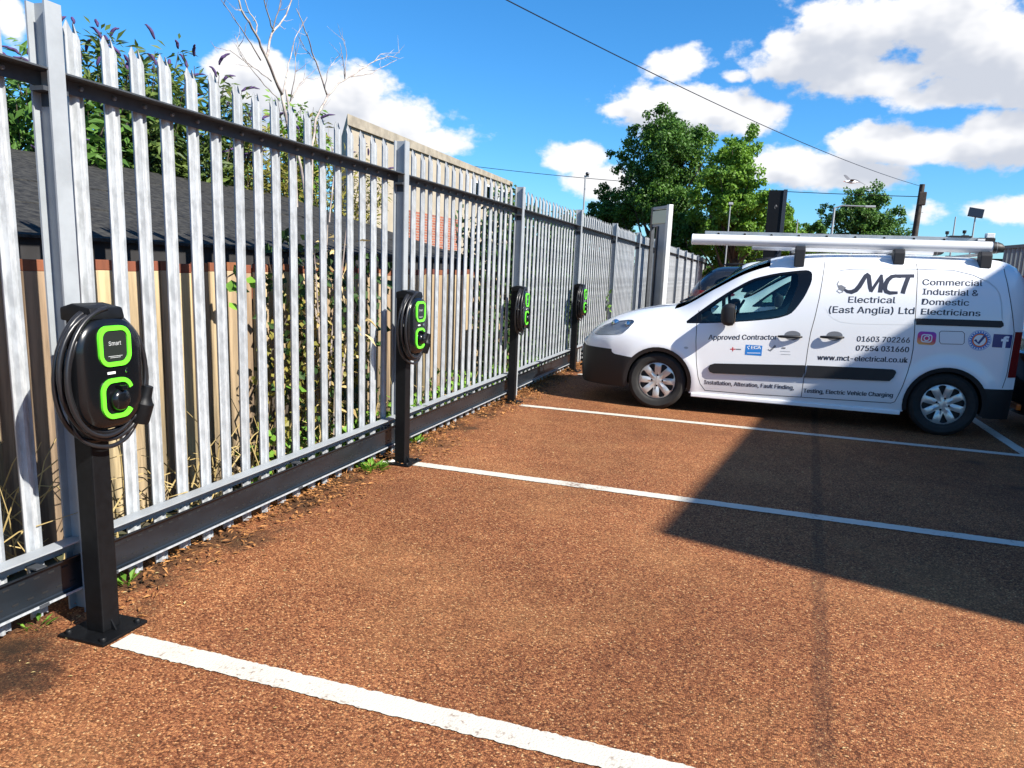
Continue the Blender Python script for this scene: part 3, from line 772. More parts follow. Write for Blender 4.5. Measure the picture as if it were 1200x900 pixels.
# ---- the white van ---------------------------------------------------------
VX, VY = 1.52, 8.705                              # front axle and centre line of the nearest van
van = Shape(
    zt=[(-.87, .66), (-.84, .73), (-.78, .80), (-.68, .868), (-.52, .945), (-.3, 1.015), (-.08, 1.062), (.10, 1.09), (.17, 1.115), (.5, 1.335), (.8, 1.525), (.98, 1.60), (1.12, 1.64), (1.32, 1.668), (1.6, 1.685), (2.2, 1.695), (2.8, 1.69), (3.05, 1.675), (3.16, 1.65), (3.22, 1.615), (3.265, 1.56)],
    w=[(-.87, .50), (-.84, .60), (-.78, .69), (-.68, .765), (-.5, .845), (-.28, .885), (0, .90), (.5, .905), (2.6, .905), (3.0, .902), (3.12, .893), (3.2, .872), (3.265, .83)],
    n=[(-.87, 2.8), (-.3, 3.2), (.2, 3.4), (.9, 3.6), (1.5, 4.4), (2.6, 4.8), (3.265, 4.8)], z0=.55, zb=.20, wheels=[(0, .30), (2.70, .30)], R=.352)
def vuz(px, py):                                 # photo pixel -> (u, z) on the near side of the first van
    y = VY-.9
    for _ in range(12):
        p = at(px, py, 1, y); u = p.x-VX; y = .5*y+.5*(VY-van.Y(max(-.8, min(3.25, u)), p.z))
    return (u, p.z)
def pxs(*a): return [vuz(*p) for p in a]
win = pxs((801,378.8),(818,366),(835,353.8),(855,341),(875,330),(886,325.5),(910,320),(935,317),(947,316.3),(952,319.5),(951.5,330),(943.5,347),(933.5,361),(926,368.5),(910,373.4),(880,376.3),(845,378.4),(820,379))
win = round_poly(win, 1)
glassp = pxs((850,376.6),(850,348),(858,342.5),(875,333),(886,328),(910,322.8),(933,320.3),(935.5,322),(935,334),(928,352),(921,367),(915,370),(900,372.5),(880,374.6))
qlight = pxs((822,376.5),(822,367.5),(835,358),(846,350.5),(846,376.3))
seam_fd = pxs((819,364),(816.5,380),(815.5,400),(816,425),(818,442),(820.5,450),(826,457.5),(880,462),(938.8,465.5))
seam_mid = pxs((966.8,306),(965,320),(960,350),(955,372),(950,390),(946.5,410),(943.8,430),(941,450),(938.8,465.5))
seam_sd = pxs((938.8,465.5),(990,469),(1044,472.5),(1048.5,471),(1052.5,463.5),(1058,452),(1063.8,436),(1067.5,423),(1070,410),(1072,385),(1072.5,375),(1074.5,340),(1075,316),(1074,309))
def zst(u): return van.zs(u)
topd = [(u, zst(u)-.004) for u in (seam_mid[0][0], 1.2, 1.0, .85, .7, .55, .42)]
door_f = seam_fd+seam_mid[::-1][1:]+[(topd[0][0], topd[0][1])]+[(u, z-.012) for u, z in topd[1:]]
door_s = seam_mid[::-1]+[]
door_s = [seam_mid[0]]+seam_mid[1:]+seam_sd[1:]
u_l, u_r = seam_mid[0][0], seam_sd[-1][0]
bump_f = [(-1, .1), (-1, .605), (-.505, .598), (-.50, .572), (-.485, .556), (-.46, .548), (-.26, .528), (-.2, .1)]
bump_r = [(3.0, .1), (3.0, .485), (3.4, .49), (3.4, .1)]
head = round_poly(pxs((694,391.5),(704,382.5),(720,376.3),(741,374),(744,377),(736,385.5),(728,392)), 1)
tail = [(3.19, .60), (3.195, 1.02), (3.35, 1.02), (3.35, .60)]
seam_rear = pxs((1174,309),(1178,322),(1182.5,342.5),(1187,372))+[(3.185, 1.02), (3.18, .62), (3.16, .50)]
track = pxs((1073.5,373),(1120,374.2),(1174,376),(1176,379),(1176,382),(1172.5,384),(1120,382),(1073.5,380.5))
for pl in (seam_fd, seam_mid, seam_sd): van.groove(pl)
van.groove(seam_rear, .0045, .02)
van.groove(pxs((985,317),(1000,315.6),(1040,315.2),(1074,315.6),(1117.5,317),(1140,322.5),(1158,330.5),(1166,336.5),(1171,343.5),(1173.5,354),(1174.5,373)), .004, .014)
van.groove(pxs((968,362),(971,369),(977,374),(985,377.5),(1000,379.5),(1030,380.3),(1071,380.8)), .003, .005)
fl = pxs((1101,390),(1103,388),(1128,388.6),(1130.5,391),(1130,402),(1128,403.6),(1103,403),(1101,400.5)); van.groove(fl+[fl[0]], .0035, .014)
van.groove(pxs((692.5,391.7),(727.5,392.4),(736,386),(744.5,377)), .003, .010)

CAPH = max(v[1] for v in text_mesh('E', 1.0)[0])
def build_van():
    T = thing('van', '', 'van', (VX, VY, 0))
    parts = van.side([('glass', glassp), ('qglass', qlight), ('window_surround', win), ('front_door', door_f), ('sliding_door', door_s), ('front_bumper', bump_f), ('rear_bumper', bump_r), ('headlight', head), ('tail_light', tail)])
    W = MATS['white_paint']; PL = MATS['plastic']
    for sd in (-1, 1):
        fd = van.patch('front_door', parts['front_door'], sd, W, T); sl = van.patch('sliding_door', parts['sliding_door'], sd, W, T)
        van.patch('side_panel', parts['side'], sd, W, T)
        ws = van.patch('window_surround', parts['window_surround'], sd, MATS['black_gloss'], fd, -.002, .02)
        van.patch('window_pane', parts['glass'], sd, MATS['glass'], fd, -.006, 0); van.patch('quarter_light', parts['qglass'], sd, MATS['glass'], fd, -.006, 0)
        van.patch('front_bumper_corner', parts['front_bumper'], sd, PL, T, .004); van.patch('rear_bumper_corner', parts['rear_bumper'], sd, PL, T, .004)
        hl = van.patch('headlight', parts['headlight'], sd, MATS['lens'], T, .002, 0)
        van.patch('reflector', parts['headlight'], sd, MATS['headlamp'], hl, -.03, 0)
        cu = sum(p[0] for p in head)/len(head)
        for du, rr_ in ((-.03, .045), (.12, .036)):
            yy = van.Y(cu+du, .86); MB().lathe([(0, -.012), (rr_*.6, -.010), (rr_, 0), (rr_*1.1, .02)], 16, 'y', (0, 0, 0)).xf(Matrix.Translation((cu+du, sd*(yy-.02), .855))).build('lamp', MATS['chrome'], hl, True)
        van.patch('tail_light', parts['tail_light'], sd, MATS['tail_red'], T, .004)
        for pl in (seam_fd, seam_mid, seam_sd, seam_rear, fl+[fl[0]]):     # near-black strips sunk in the panel gaps, their shade put in as colour
            q = resample(pl, .03, False); vs = []
            for i, p in enumerate(q):
                a, b = q[max(i-1, 0)], q[min(i+1, len(q)-1)]; dx, dz = b[0]-a[0], b[1]-a[1]; L = math.hypot(dx, dz) or 1
                vs += [(p[0]-dz/L*.0028, p[1]+dx/L*.0028), (p[0]+dz/L*.0028, p[1]-dx/L*.0028)]
            pymesh('shut_line_shade', [van.P(u, z, sd, -.0045, True) for u, z in vs], [(2*i, 2*i+1, 2*i+3, 2*i+2) for i in range(len(q)-1)], MATS['dark_hole'], T)
        # mouldings
        a = pxs((830,431.5),(832,427.5),(837.5,425.8),(890,426.8),(943.6,428),(942.8,435),(940.2,442),(885,439.2),(836,437.2),(831.5,435.5)); van.strip('rubbing_strip', a, sd, PL, fd)
        a = pxs((946,428),(1000,430.3),(1046,432.8),(1049,434),(1050,436.5),(1047,442),(1042,446.4),(1000,444.6),(942.4,442.2),(945,435)); van.strip('rubbing_strip', a, sd, PL, sl)
        van.strip('sliding_track', track, sd, PL, T, .006)
        for par, (x0, x1) in ((fd, (911.5, 940)), (sl, (961, 989))):
            dz = 0 if par is fd else .6
            cup = pxs(*[((x0+x1)/2+3+9.5*math.cos(q*math.pi/10), 392.6+dz+6.2*math.sin(q*math.pi/10)*(1 if math.sin(q*math.pi/10) > 0 else .8)) for q in range(20)])
            me = ([c for c in cup], [tuple(range(20))]); van.decal('handle_cup', me, sd, MATS['ink_grey'], par, .0015)
            h0, h1 = vuz(x0, 394+dz), vuz(x1, 394.8+dz)
            pp = [van.P(h0[0]+(h1[0]-h0[0])*k/8, h0[1]+(h1[1]-h0[1])*k/8, sd, .012+.022*math.sin(math.pi*k/8), True) for k in range(9)]
            MB().tube(pp, [.009, .013, .014, .014, .014, .014, .014, .013, .009], 8).build('door_handle', PL, par, 'all')
        # wing mirror
        mu, mz = vuz(853, 368); my = van.Y(mu, mz); b = MB(); rows = [(-.075, .7), (-.06, .95), (-.02, 1.02), (.02, .95), (.05, .75), (.062, .4)]
        ol = rrect(.17, .215, .04, 4); n = len(ol); vs = []; fs = []
        for (du, sc) in rows:
            for (y, z) in ol: vs.append((mu-du, sd*(my+.125+y*sc), mz+z*sc))
        for i in range(len(rows)-1):
            for j in range(n): fs.append((i*n+j, i*n+(j+1) % n, (i+1)*n+(j+1) % n, (i+1)*n+j))
        fs += [tuple(range(n)), tuple(range((len(rows)-1)*n, len(rows)*n))]
        mir = b.add(vs, fs).build('wing_mirror', PL, fd, True)
        MB().prism([(sd*(y*.85+my+.125), z*.85+mz) for y, z in ol], mu+.0755, mu+.079, 'x').build('mirror_glass', MATS['chrome'], mir)
        MB().tube([(mu, sd*(my-.05), mz-.05), (mu, sd*(my+.06), mz-.04)], .03, 8).build('mirror_arm', PL, mir, 'all')
        u, z = vuz(804, 407.5); van.decal('side_repeater', ([(u+.022*math.cos(q*math.pi/6), z+.012*math.sin(q*math.pi/6)) for q in range(12)], [tuple(range(12))]), sd, MATS['grey_print'], T, .004)
        # wheel-arch lip and liner
        for (cu_, cz) in van.wheels:
            b = MB(); n = 24; vs = []; fs = []
            for i in range(n+1):
                a = -.25+(math.pi+.5)*i/n; cs, sn = math.cos(a), math.sin(a); R = van.R
                for (dr, dy) in ((.006, .003), (-.035, .0), (-.035, -.03), (-.002, -.06), (-.002, -.34)):
                    u = cu_-(R+dr)*cs; z = cz+(R+dr)*sn; y = van.Y(u, z)
                    vs.append((u, sd*(y+dy+(.002 if dr > 0 else 0)), z))
            for i in range(n):
                for q in range(4): fs.append((i*5+q, i*5+q+1, (i+1)*5+q+1, (i+1)*5+q))
            b.add(vs, fs).build('wheel_arch', PL, T, True)
            make_wheel(.300, .205, .19, HUB, T, (cu_, sd*(van.Y(cu_, .5)-.115), .30), sd)
        b = MB(); b.box(.36, 2.34, sd*.84, sd*.88, .165, .205); b.build('sill', W, T, bevel=.008)
    # top of the body
    van.top('bonnet', -.87, .10, -1, 1, W, T, 24, 22)
    van.top('scuttle', .105, .19, -.6, .6, PL, T, 4, 18, .003)
    for sd in (-1, 1): van.top('bonnet_corner', .102, .193, sd*.602, sd*1.0, W, T, 4, 6)
    van.top('windscreen_pane', .195, 1.02, -.86, .86, MATS['glass'], T, 16, 16, 0, 0)
    for sd in (-1, 1):
        van.top('windscreen_pillar', .195, 1.02, sd*.87, sd*1.0, W, T, 16, 3)
        van.top('windscreen_seal', .195, 1.02, sd*.845, sd*.872, PL, T, 16, 2, .003)
    van.top('windscreen_seal', 1.0, 1.022, -.86, .86, PL, T, 2, 16, .003)
    van.top('roof', 1.024, 3.265, -1, 1, W, T, 40, 22)
    for y in (-.3, .15):
        b = MB(); b.tube([Vector((.13, y, van.Z(.13, y)+.02)), Vector((.2, y+.25, van.Z(.2, y+.25)+.022)), Vector((.23, y+.5, van.Z(.23, y+.5)+.02))], .011, 6).build('wiper', PL, T)
    MB().tube([(1.06, .02, van.Z(1.06, 0)-.01), (1.12, .02, van.Z(1.12, 0)+.07)], [.012, .006], 8).build('aerial', PL, T)
    # front and rear faces
    def cap(u, dirn, bulge, rows, nt=16):
        vs = []; fs = []; F = []
        for j, z_ in enumerate(rows):
            for i in range(nt+1):
                t = -1+2*i/nt
                if z_ == 'top': y = t*van.k(u)*van.w(u); z = van.Z(u, y); b = 0
                else:
                    z = z_; y = t*van.Y(u, z); b = bulge*(1-t**4)*(1 if j else .8)
                vs.append((u+dirn*b, y, z))
        for j in range(len(rows)-1):
            for i in range(nt): a = j*(nt+1)+i; F.append((a, a+1, a+nt+2, a+nt+1))
        return MB().add(vs, F)
    zz = van.zs(-.87)
    cap(-.87, -1, .07, [.20, .3, .4, .5, .60]).build('front_bumper', PL, T, True)
    fb = cap(-.87, -1, .07, [.602, .62, zz, 'top']).build('grille_panel', W, T, True)
    for k in range(4): MB().box(-.955, -.93, -.32, .32, .33+k*.05, .35+k*.05).build('grille_bar', MATS['interior'], T, bevel=.004)
    MB().box(-.950, -.94, -.26, .26, .46, .57).build('number_plate', MATS['white_plastic'], T)
    zz = van.zs(3.265)
    rd = cap(3.265, 1, .02, [.50, .7, .9, 1.05, 1.25, zz, 'top']).build('rear_doors', W, T, True)
    cap(3.265, 1, .07, [.20, .3, .4, .47, .50]).build('rear_bumper', PL, T, True)
    MB().box(3.2845, 3.2895, -.003, .003, .5, 1.5).build('door_gap', MATS['dark_hole'], rd)
    MB().box(3.28, 3.297, -.26, .26, .74, .85).build('number_plate', MATS['orange_lens'], rd)
    # inside
    b = MB(); b.box(-.75, 3.1, -.55, .55, .20, .34); b.build('underbody', MATS['interior'], T)
    MB().box(.4, 2.3, -.83, .83, .22, .40).build('floor', MATS['interior'], T)
    bh = []
    for k in range(25):
        a = math.pi*k/24; c = math.cos(a)
        y = -.86*c; bh.append((y, min(van.Z(1.5, y) if abs(y) < .85 else .6, 1.73)-.02))
    MB().prism([(-.85, .35)]+bh+[(.85, .35)], 1.49, 1.52, 'x').build('bulkhead', MATS['interior'], T)
    MB().prism([(-.1, .7), (.05, .95), (.22, 1.0), (.40, .99), (.50, .92), (.48, .6), (.3, .4), (-.1, .4)], -.62, .62, 'y').build('dashboard', MATS['interior'], T, True, bevel=.02)
    for sy in (-.42, .42):
        s = MB().prism([(.80, .48), (.78, .60), (1.25, .57), (1.33, .48), (1.3, .4), (.85, .4)], sy-.24, sy+.24, 'y').build('seat', MATS['seat'], T, True, bevel=.03)
        MB().prism([(1.22, .56), (1.36, .55), (1.47, 1.14), (1.36, 1.16), (1.30, 1.1)], sy-.22, sy+.22, 'y').build('seat_back', MATS['seat'], s, True, bevel=.04)
        MB().prism([(1.36, 1.19), (1.46, 1.18), (1.48, 1.36), (1.40, 1.37)], sy-.12, sy+.12, 'y').build('headrest', MATS['seat'], s, True, bevel=.03)
    pts = [(.18*math.cos(q*math.pi/12), .18*math.sin(q*math.pi/12), 0) for q in range(24)]
    mx = Matrix.Translation((.70, .42, .98)) @ Matrix.Rotation(rad(-62), 4, 'Y')
    sw = MB().tube(pts, .016, 8, closed=True).xf(mx).build('steering_wheel', MATS['interior'], T, 'all')
    MB().tube([(.70, .42, .98), (.46, .42, .85)], [.05, .03], 10).build('steering_column', MATS['interior'], sw, 'all')
    # lettering and badges on the near side
    def words(s, pa, pb, caph, m, **kw):
        fat = .0055 if kw.pop('bold', 0) else .0035; vs, fs = text_mesh(s, 1.0, align='LEFT', **kw); x0 = min(v[0] for v in vs); x1 = max(v[0] for v in vs)
        (ua, za), (ub, zb) = vuz(*pa), vuz(*pb); (_, zc) = vuz(pa[0], pa[1]-caph); sy = (zc-za)/CAPH
        P = []
        for v in vs:
            t = (v[0]-x0)/(x1-x0); P.append((ua+(ub-ua)*t, za+(zb-za)*t+v[1]*sy))
        o = van.decal('lettering', (P+[(u+fat, z) for u, z in P], list(fs)+[tuple(i+len(P) for i in f) for f in fs]), -1, m, T); return o
    I, G = MATS['ink'], MATS['ink_grey']
    words('Approved Contractor', (830, 398), (910, 398), 5.8, I)
    words('Installation, Alteration, Fault Finding,', (825, 450), (930, 456.5), 4.6, I)
    words('Testing, Electric Vehicle Charging', (941, 460), (1045.5, 465.5), 4.8, I, bold=.012)
    words('Electrical', (993.8, 354.6), (1048.8, 355.2), 7.2, I)
    words('(East Anglia) Ltd', (971, 366.4), (1070.8, 368), 7.6, I)
    for s, xa, xb, ya, yb in (('Commercial', 1080.8, 1150.8, 334, 335.2), ('Industrial &', 1080.8, 1146, 345, 347), ('Domestic', 1080, 1135, 356.8, 358.3), ('Electricians', 1079, 1148, 368.4, 370.6)):
        words(s, (xa, ya), (xb, yb), 6.9, I, bold=.01 if s == 'Electricians' else 0)
    words('01603 702266', (1003.8, 400), (1065.5, 401.8), 6.2, I)
    words('07554 031660', (1002.5, 410.8), (1064.3, 412.8), 6.2, I, bold=.008)
    words('www.mct-electrical.co.uk', (957.5, 421.6), (1063, 425), 6.0, I, bold=.008)
    # monogram: slanted letters, the first stroke sweeping out as a cable with a plug at its end
    def stroke(pts, wd, m=I, name='monogram_stroke'):
        q = pxs(*pts); vs = []; fs = []
        for i, p in enumerate(q):
            a, b = q[max(i-1, 0)], q[min(i+1, len(q)-1)]; dx, dz = b[0]-a[0], b[1]-a[1]; L = math.hypot(dx, dz) or 1
            w_ = (wd[i] if isinstance(wd, (list, tuple)) else wd)/2
            vs += [(p[0]-dz/L*w_, p[1]+dx/L*w_), (p[0]+dz/L*w_, p[1]-dx/L*w_)]
        for i in range(len(q)-1): fs.append((2*i, 2*i+1, 2*i+3, 2*i+2))
        return van.decal(name, (vs, fs), -1, m, T)
    stroke([(989,339),(993,341.6),(998,342.2),(1003,340),(1007,335.5),(1011,329),(1014.5,323),(1016.5,321.4),(1018,323),(1018.8,330),(1019.8,337.5),(1021,341.6)], [.02,.03,.04,.042,.042,.04,.035,.035,.038,.04,.036,.03])
    stroke([(1020.6,342),(1025,335),(1030,327.5),(1033.6,322.2)], .026); stroke([(1033,321.6),(1033,329),(1032.2,336),(1031.4,342.8)], [.02,.036,.04,.04])
    stroke([(1056,324.6),(1050,323.3),(1045,324.2),(1040.5,328),(1037.8,333),(1037,338),(1038.5,341.6),(1043,343.3),(1052,343)], [.022,.032,.036,.04,.042,.04,.038,.034,.024])
    stroke([(1051,323.5),(1060,323.4),(1071.5,323.3)], .032); stroke([(1064.5,324.5),(1062,331),(1059.5,338),(1057.8,344)], .038)
    stroke([(989.5,339.5),(985,336.5),(982.5,337.5)], [.05, .045, .05], G, 'plug_body'); stroke([(983.5,336.2),(981,333),(983,329.5)], .008, G, 'plug_pin'); stroke([(983,338.8),(980.5,341),(984,343.3),(988,342)], .008, G, 'plug_pin')
    # badges
    def sq(pa, pb, r, m, name):
        a = vuz(*pa); b = vuz(*pb); w_, h_ = b[0]-a[0], a[1]-b[1]
        return van.decal(name, ([(x+(a[0]+b[0])/2, z+(a[1]+b[1])/2) for x, z in rrect(w_, h_, r, 5)], [tuple(range(24))]), -1, m, T)
    def ring(c, r, wd, m, name, off, sx=1.0):
        (u, z) = vuz(*c); n = 28; vs = []
        for q in range(n): vs += [(u+sx*r*math.cos(2*math.pi*q/n), z+r*math.sin(2*math.pi*q/n)), (u+sx*(r-wd)*math.cos(2*math.pi*q/n), z+(r-wd)*math.sin(2*math.pi*q/n))]
        return van.decal(name, (vs, [(2*q, 2*q+1, (2*q+3) % (2*n), (2*q+2) % (2*n)) for q in range(n)]), -1, m, T, off)
    def disc(c, r, m, name, off):
        (u, z) = vuz(*c); return van.decal(name, ([(u+r*math.cos(q*math.pi/14), z+r*math.sin(q*math.pi/14)) for q in range(28)], [tuple(range(28))]), -1, m, T, off)
    sq((1076, 388), (1095.8, 404.7), .032, MATS['sunset_print'], 'camera_badge')
    (ua, za) = vuz(1080, 391.3); (ub, zb) = vuz(1091.8, 401.6); cx_, cz_ = (ua+ub)/2, (za+zb)/2
    o1 = rrect(ub-ua, za-zb, .024, 5); o2 = rrect(ub-ua-.018, za-zb-.018, .017, 5); n = len(o1)
    van.decal('badge_outline', ([(x+cx_, z+cz_) for x, z in o1+o2], [(i, (i+1) % n, (i+1) % n+n, i+n) for i in range(n)]), -1, MATS['white'], T, .0045)
    ring((1085.9, 396.4), .026, .009, MATS['white'], 'badge_ring', .0045); disc((1089.4, 393.3), .006, MATS['white'], 'badge_dot', .0045)
    disc((1148, 398.8), .094, MATS['badge_blue'], 'round_badge', .0022); ring((1148, 398.8), .062, .012, MATS['orange_lens'], 'badge_ring', .0055); disc((1148, 398.8), .052, MATS['white'], 'badge_centre', .004)
    ring((1148, 398.8), .090, .004, MATS['white'], 'badge_ring', .0045)
    for q in range(22):
        a = 2*math.pi*q/22; u, z = vuz(1148, 398.8); van.decal('badge_letter', ([(u+.077*math.cos(a+d)*k, z+.077*math.sin(a+d)*k) for d, k in ((-.06, .92), (.06, .92), (.06, 1.08), (-.06, 1.08))], [(0, 1, 2, 3)]), -1, MATS['white'], T, .0042)
    def stroke2(pts, wd, m, name, off):
        o = stroke(pts, wd, m, name)
        for v in o.data.vertices: v.co.y -= off*.2
    stroke2([(1142.5,398),(1146.5,402.3),(1154.5,393)], .022, MATS['navy'], 'badge_tick', .006)
    sq((1164.5, 391.3), (1184.3, 408), .006, MATS['navy'], 'letter_badge')
    vs, fs = text_mesh('f', 1.0, align='CENTER', bold=.03); a = vuz(1176.5, 407.4); sc = .19
    van.decal('lettering', ([(a[0]+v[0]*sc*1.15, a[1]+v[1]*sc) for v in vs], fs), -1, MATS['white'], T, .0045)
    sq((874, 403.8), (892.3, 417), .003, MATS['blue'], 'blue_badge')
    def wtext(s, pa, pb, h, m, off=.0045, **kw):
        o = words(s, pa, pb, h, m, **kw)
        for v in o.data.vertices: v.co.y -= .0006
    wtext('ECA', (880, 409), (891, 409), 3.6, MATS['white'], bold=.03)
    for p in ((876.2, 406.8), (878, 405.6), (877.2, 408.6)): disc(p, .006, MATS['white'], 'badge_dot', .0045)
    stroke2([(875.5, 413.5), (891, 413.8)], .006, MATS['white'], 'badge_rule', .003)
    stroke2([(858.8, 406.6), (858.8, 411.6)], .009, MATS['red'], 'cross_bar', .001); stroke2([(855.8, 409.1), (862, 409.1)], .009, MATS['red'], 'cross_bar', .0015); stroke([(862.5, 409.2), (868.5, 409.4)], .010, G, 'small_print')
    stroke([(900,409.4),(902.6,411),(908.8,405)], [.01, .016, .02], G, 'tick'); stroke([(916, 407.8), (920.5, 408)], .014, G, 'small_print'); stroke([(914.5, 411.5), (926, 412)], .005, MATS['grey_print'], 'small_print'); stroke([(915, 415), (926.5, 415.6)], .005, MATS['grey_print'], 'small_print')
    return T
HUB = hub_mesh(.207)
v1 = build_van()
tag(v1, 'nearest white panel van with lettering on its side, a ladder and tubes on its roof', 'van', 'white vans of the same firm')
def van_copy(dx, y, lab):
    o = copy_tree(v1); o.location = (VX+dx, y, 0); tag(o, lab, 'van', 'white vans of the same firm'); return o
van_copy(.62, VY+5.5, 'white van seen only through the windows of the nearest van')
# ---- roof load of the nearest van ------------------------------------------
rack = thing('roof_rack', 'white roof bars on black feet across the roof of the nearest van', 'roof rack', (VX, VY, 0))
for u in (1.29, 2.18, 2.91):
    b = MB(); b.box(u-.035, u+.035, -.70, .70, 1.694+.006, 1.694+.03); b.build('cross_bar', MATS['alu'], rack, bevel=.006)
    for sd in (-1, 1):
        zf = van.Z(u, .66)
        MB().prism([(sd*.60, van.Z(u, .6)-.005), (sd*.74, van.Z(u, .72)-.01), (sd*.735, 1.70), (sd*.70, 1.735), (sd*.60, 1.728)], u-.048, u+.048, 'x').build('foot', MATS['plastic'], rack, bevel=.008)
def tube_carrier(x0, x1, y, z, r, lab):
    t = thing('pipe_tube', lab, 'pipe carrier', (x0, y, z)); L = x1-x0
    MB().lathe([(r, 0), (r, L)], 28, 'x').build('tube', MATS['tube_white'], t, True)
    MB().lathe([(0, L+.07), (r*.35, L+.068), (r*.75, L+.045), (r*.98, L+.01), (r*1.05, 0+L-.03), (r*1.05, L-.035), (r, L-.035)], 28, 'x').build('end_cap', MATS['plastic'], t, True)
    MB().lathe([(r, -.0), (r*1.04, 0), (r*1.04, -.008), (r*.9, -.015), (0, -.016)], 28, 'x').build('end_cap', MATS['white_plastic'], t, True)
    return t
p0 = at(812, 285, 1, 8.10); p1 = at(1168, 285, 1, 8.10)
zt_ = 1.79; RT = .054
tube_carrier(p0.x, p1.x, 8.10, 1.775, RT, 'long white pipe tube on the near side of the van roof')
q0 = at(882, 298, 1, 9.2); q1 = at(1101, 298, 1, 9.2)
tube_carrier(q0.x, q1.x-.03, 9.2, 1.768, .044, 'shorter white pipe tube on the far side of the van roof')
lad = thing('ladder', 'aluminium ladder lying along the van roof above the white tube', 'ladder', (0, 0, 0))
l0 = at(826, 275, 1, 8.28); l1 = at(1148, 276, 1, 8.28)
for yy in (8.28, 8.65):
    MB().box(l0.x, l1.x, yy-.014, yy+.014, 1.795, 1.872).build('stile', MATS['alu'], lad, bevel=.003)
k = l0.x+.14; ri = 0
while k < l1.x-.05:
    o = MB().lathe([(0, 8.262), (.016, 8.262), (.017, 8.27), (.017, 8.665), (0, 8.665)], 12, 'y', (k, 0, 1.845)).build('rung', MATS['alu'], lad, True)
    MB().lathe([(0, 8.2605), (.0125, 8.2605), (.0125, 8.264)], 12, 'y', (k, 0, 1.845)).build('rung_end', MATS['dark_hole'], o, True)
    k += .265
MB().box(l1.x-.06, l1.x+.06, 8.26, 8.30, 1.80, 1.83).build('foot', MATS['plastic'], lad, bevel=.004)
cl_ = thing('ladder_clamp', 'dark ladder clamp with two knobs on top of the ladder near its rear end', 'ladder clamp', (at(1122, 273, 1, 8.45).x, 8.45, 1.8725))
MB().box(-.10, .09, -.2, .2, 0, .014).build('bar', MATS['plastic'], cl_, bevel=.004)
MB().box(.04, .10, -.03, .03, .012, .03).build('block', MATS['plastic'], cl_, bevel=.004)
for dx, h in ((-.09, .05), (.06, .062)): MB().lathe([(.006, 0), (.006, h-.03), (.016, h-.028), (.018, h), (0, h+.003)], 12, 'z', (dx, 0, .014)).build('knob', MATS['plastic'], cl_, True)
cl2 = thing('ladder_lock', 'white topped ladder lock at the rear end of the roof load', 'ladder clamp', (at(1160, 275, 1, 8.28).x-.02, 8.26, 1.83))
MB().box(-.08, .06, -.04, .04, 0, .04).build('bracket', MATS['plastic'], cl2, bevel=.006); MB().box(-.02, .05, -.045, .035, .04, .085).build('lock_cover', MATS['white_plastic'], cl2, bevel=.006); MB().box(-.09, -.03, -.05, -.03, .012, .03).build('strap', MATS['white_plastic'], cl2)

# ---- dark cars -------------------------------------------------------------
suv = Shape(zt=[(0, .95), (.03, 1.06), (.10, 1.16), (.25, 1.35), (.45, 1.54), (.62, 1.625), (.9, 1.665), (1.6, 1.68), (2.2, 1.63), (2.6, 1.50), (3.1, 1.20), (3.3, 1.08), (3.6, 1.03), (4.1, .95), (4.3, .84), (4.38, .72)],
    w=[(0, .66), (.04, .76), (.12, .84), (.3, .90), (.6, .92), (3.6, .92), (4.0, .86), (4.25, .74), (4.38, .6)], n=[(0, 2.8), (.5, 2.9), (2.5, 2.8), (3.3, 3.2), (4.38, 2.8)], z0=.60, zb=.22, wheels=[(.80, .335), (3.45, .335)], R=.38)
s_win = [(.52, 1.06), (.62, 1.30), (.80, 1.40), (1.6, 1.44), (2.25, 1.38), (2.62, 1.22), (2.86, 1.04), (2.0, 1.0)]
s_tail = [(.0, .88), (.0, 1.02), (.12, 1.07), (.36, 1.05), (.42, 1.0), (.30, .93), (.15, .88)]
s_clad = [(-.1, .1), (-.1, .52), (.25, .5), (.45, .48), (1.3, .34), (3.0, .34), (3.8, .5), (4.5, .5), (4.5, .1)]
suv.groove([(1.72, 1.46), (1.74, 1.0), (1.74, .45), (1.66, .36)]); suv.groove([(2.85, 1.06), (2.92, .9), (2.90, .40)]); suv.groove([(.62, 1.02), (.95, .85), (1.2, .62), (1.25, .36)])
suv.groove([(1.25, .36), (1.66, .36), (2.90, .40)]); suv.groove([(.3, .93), (1.7, .92), (3.6, .88)], .004, .006)
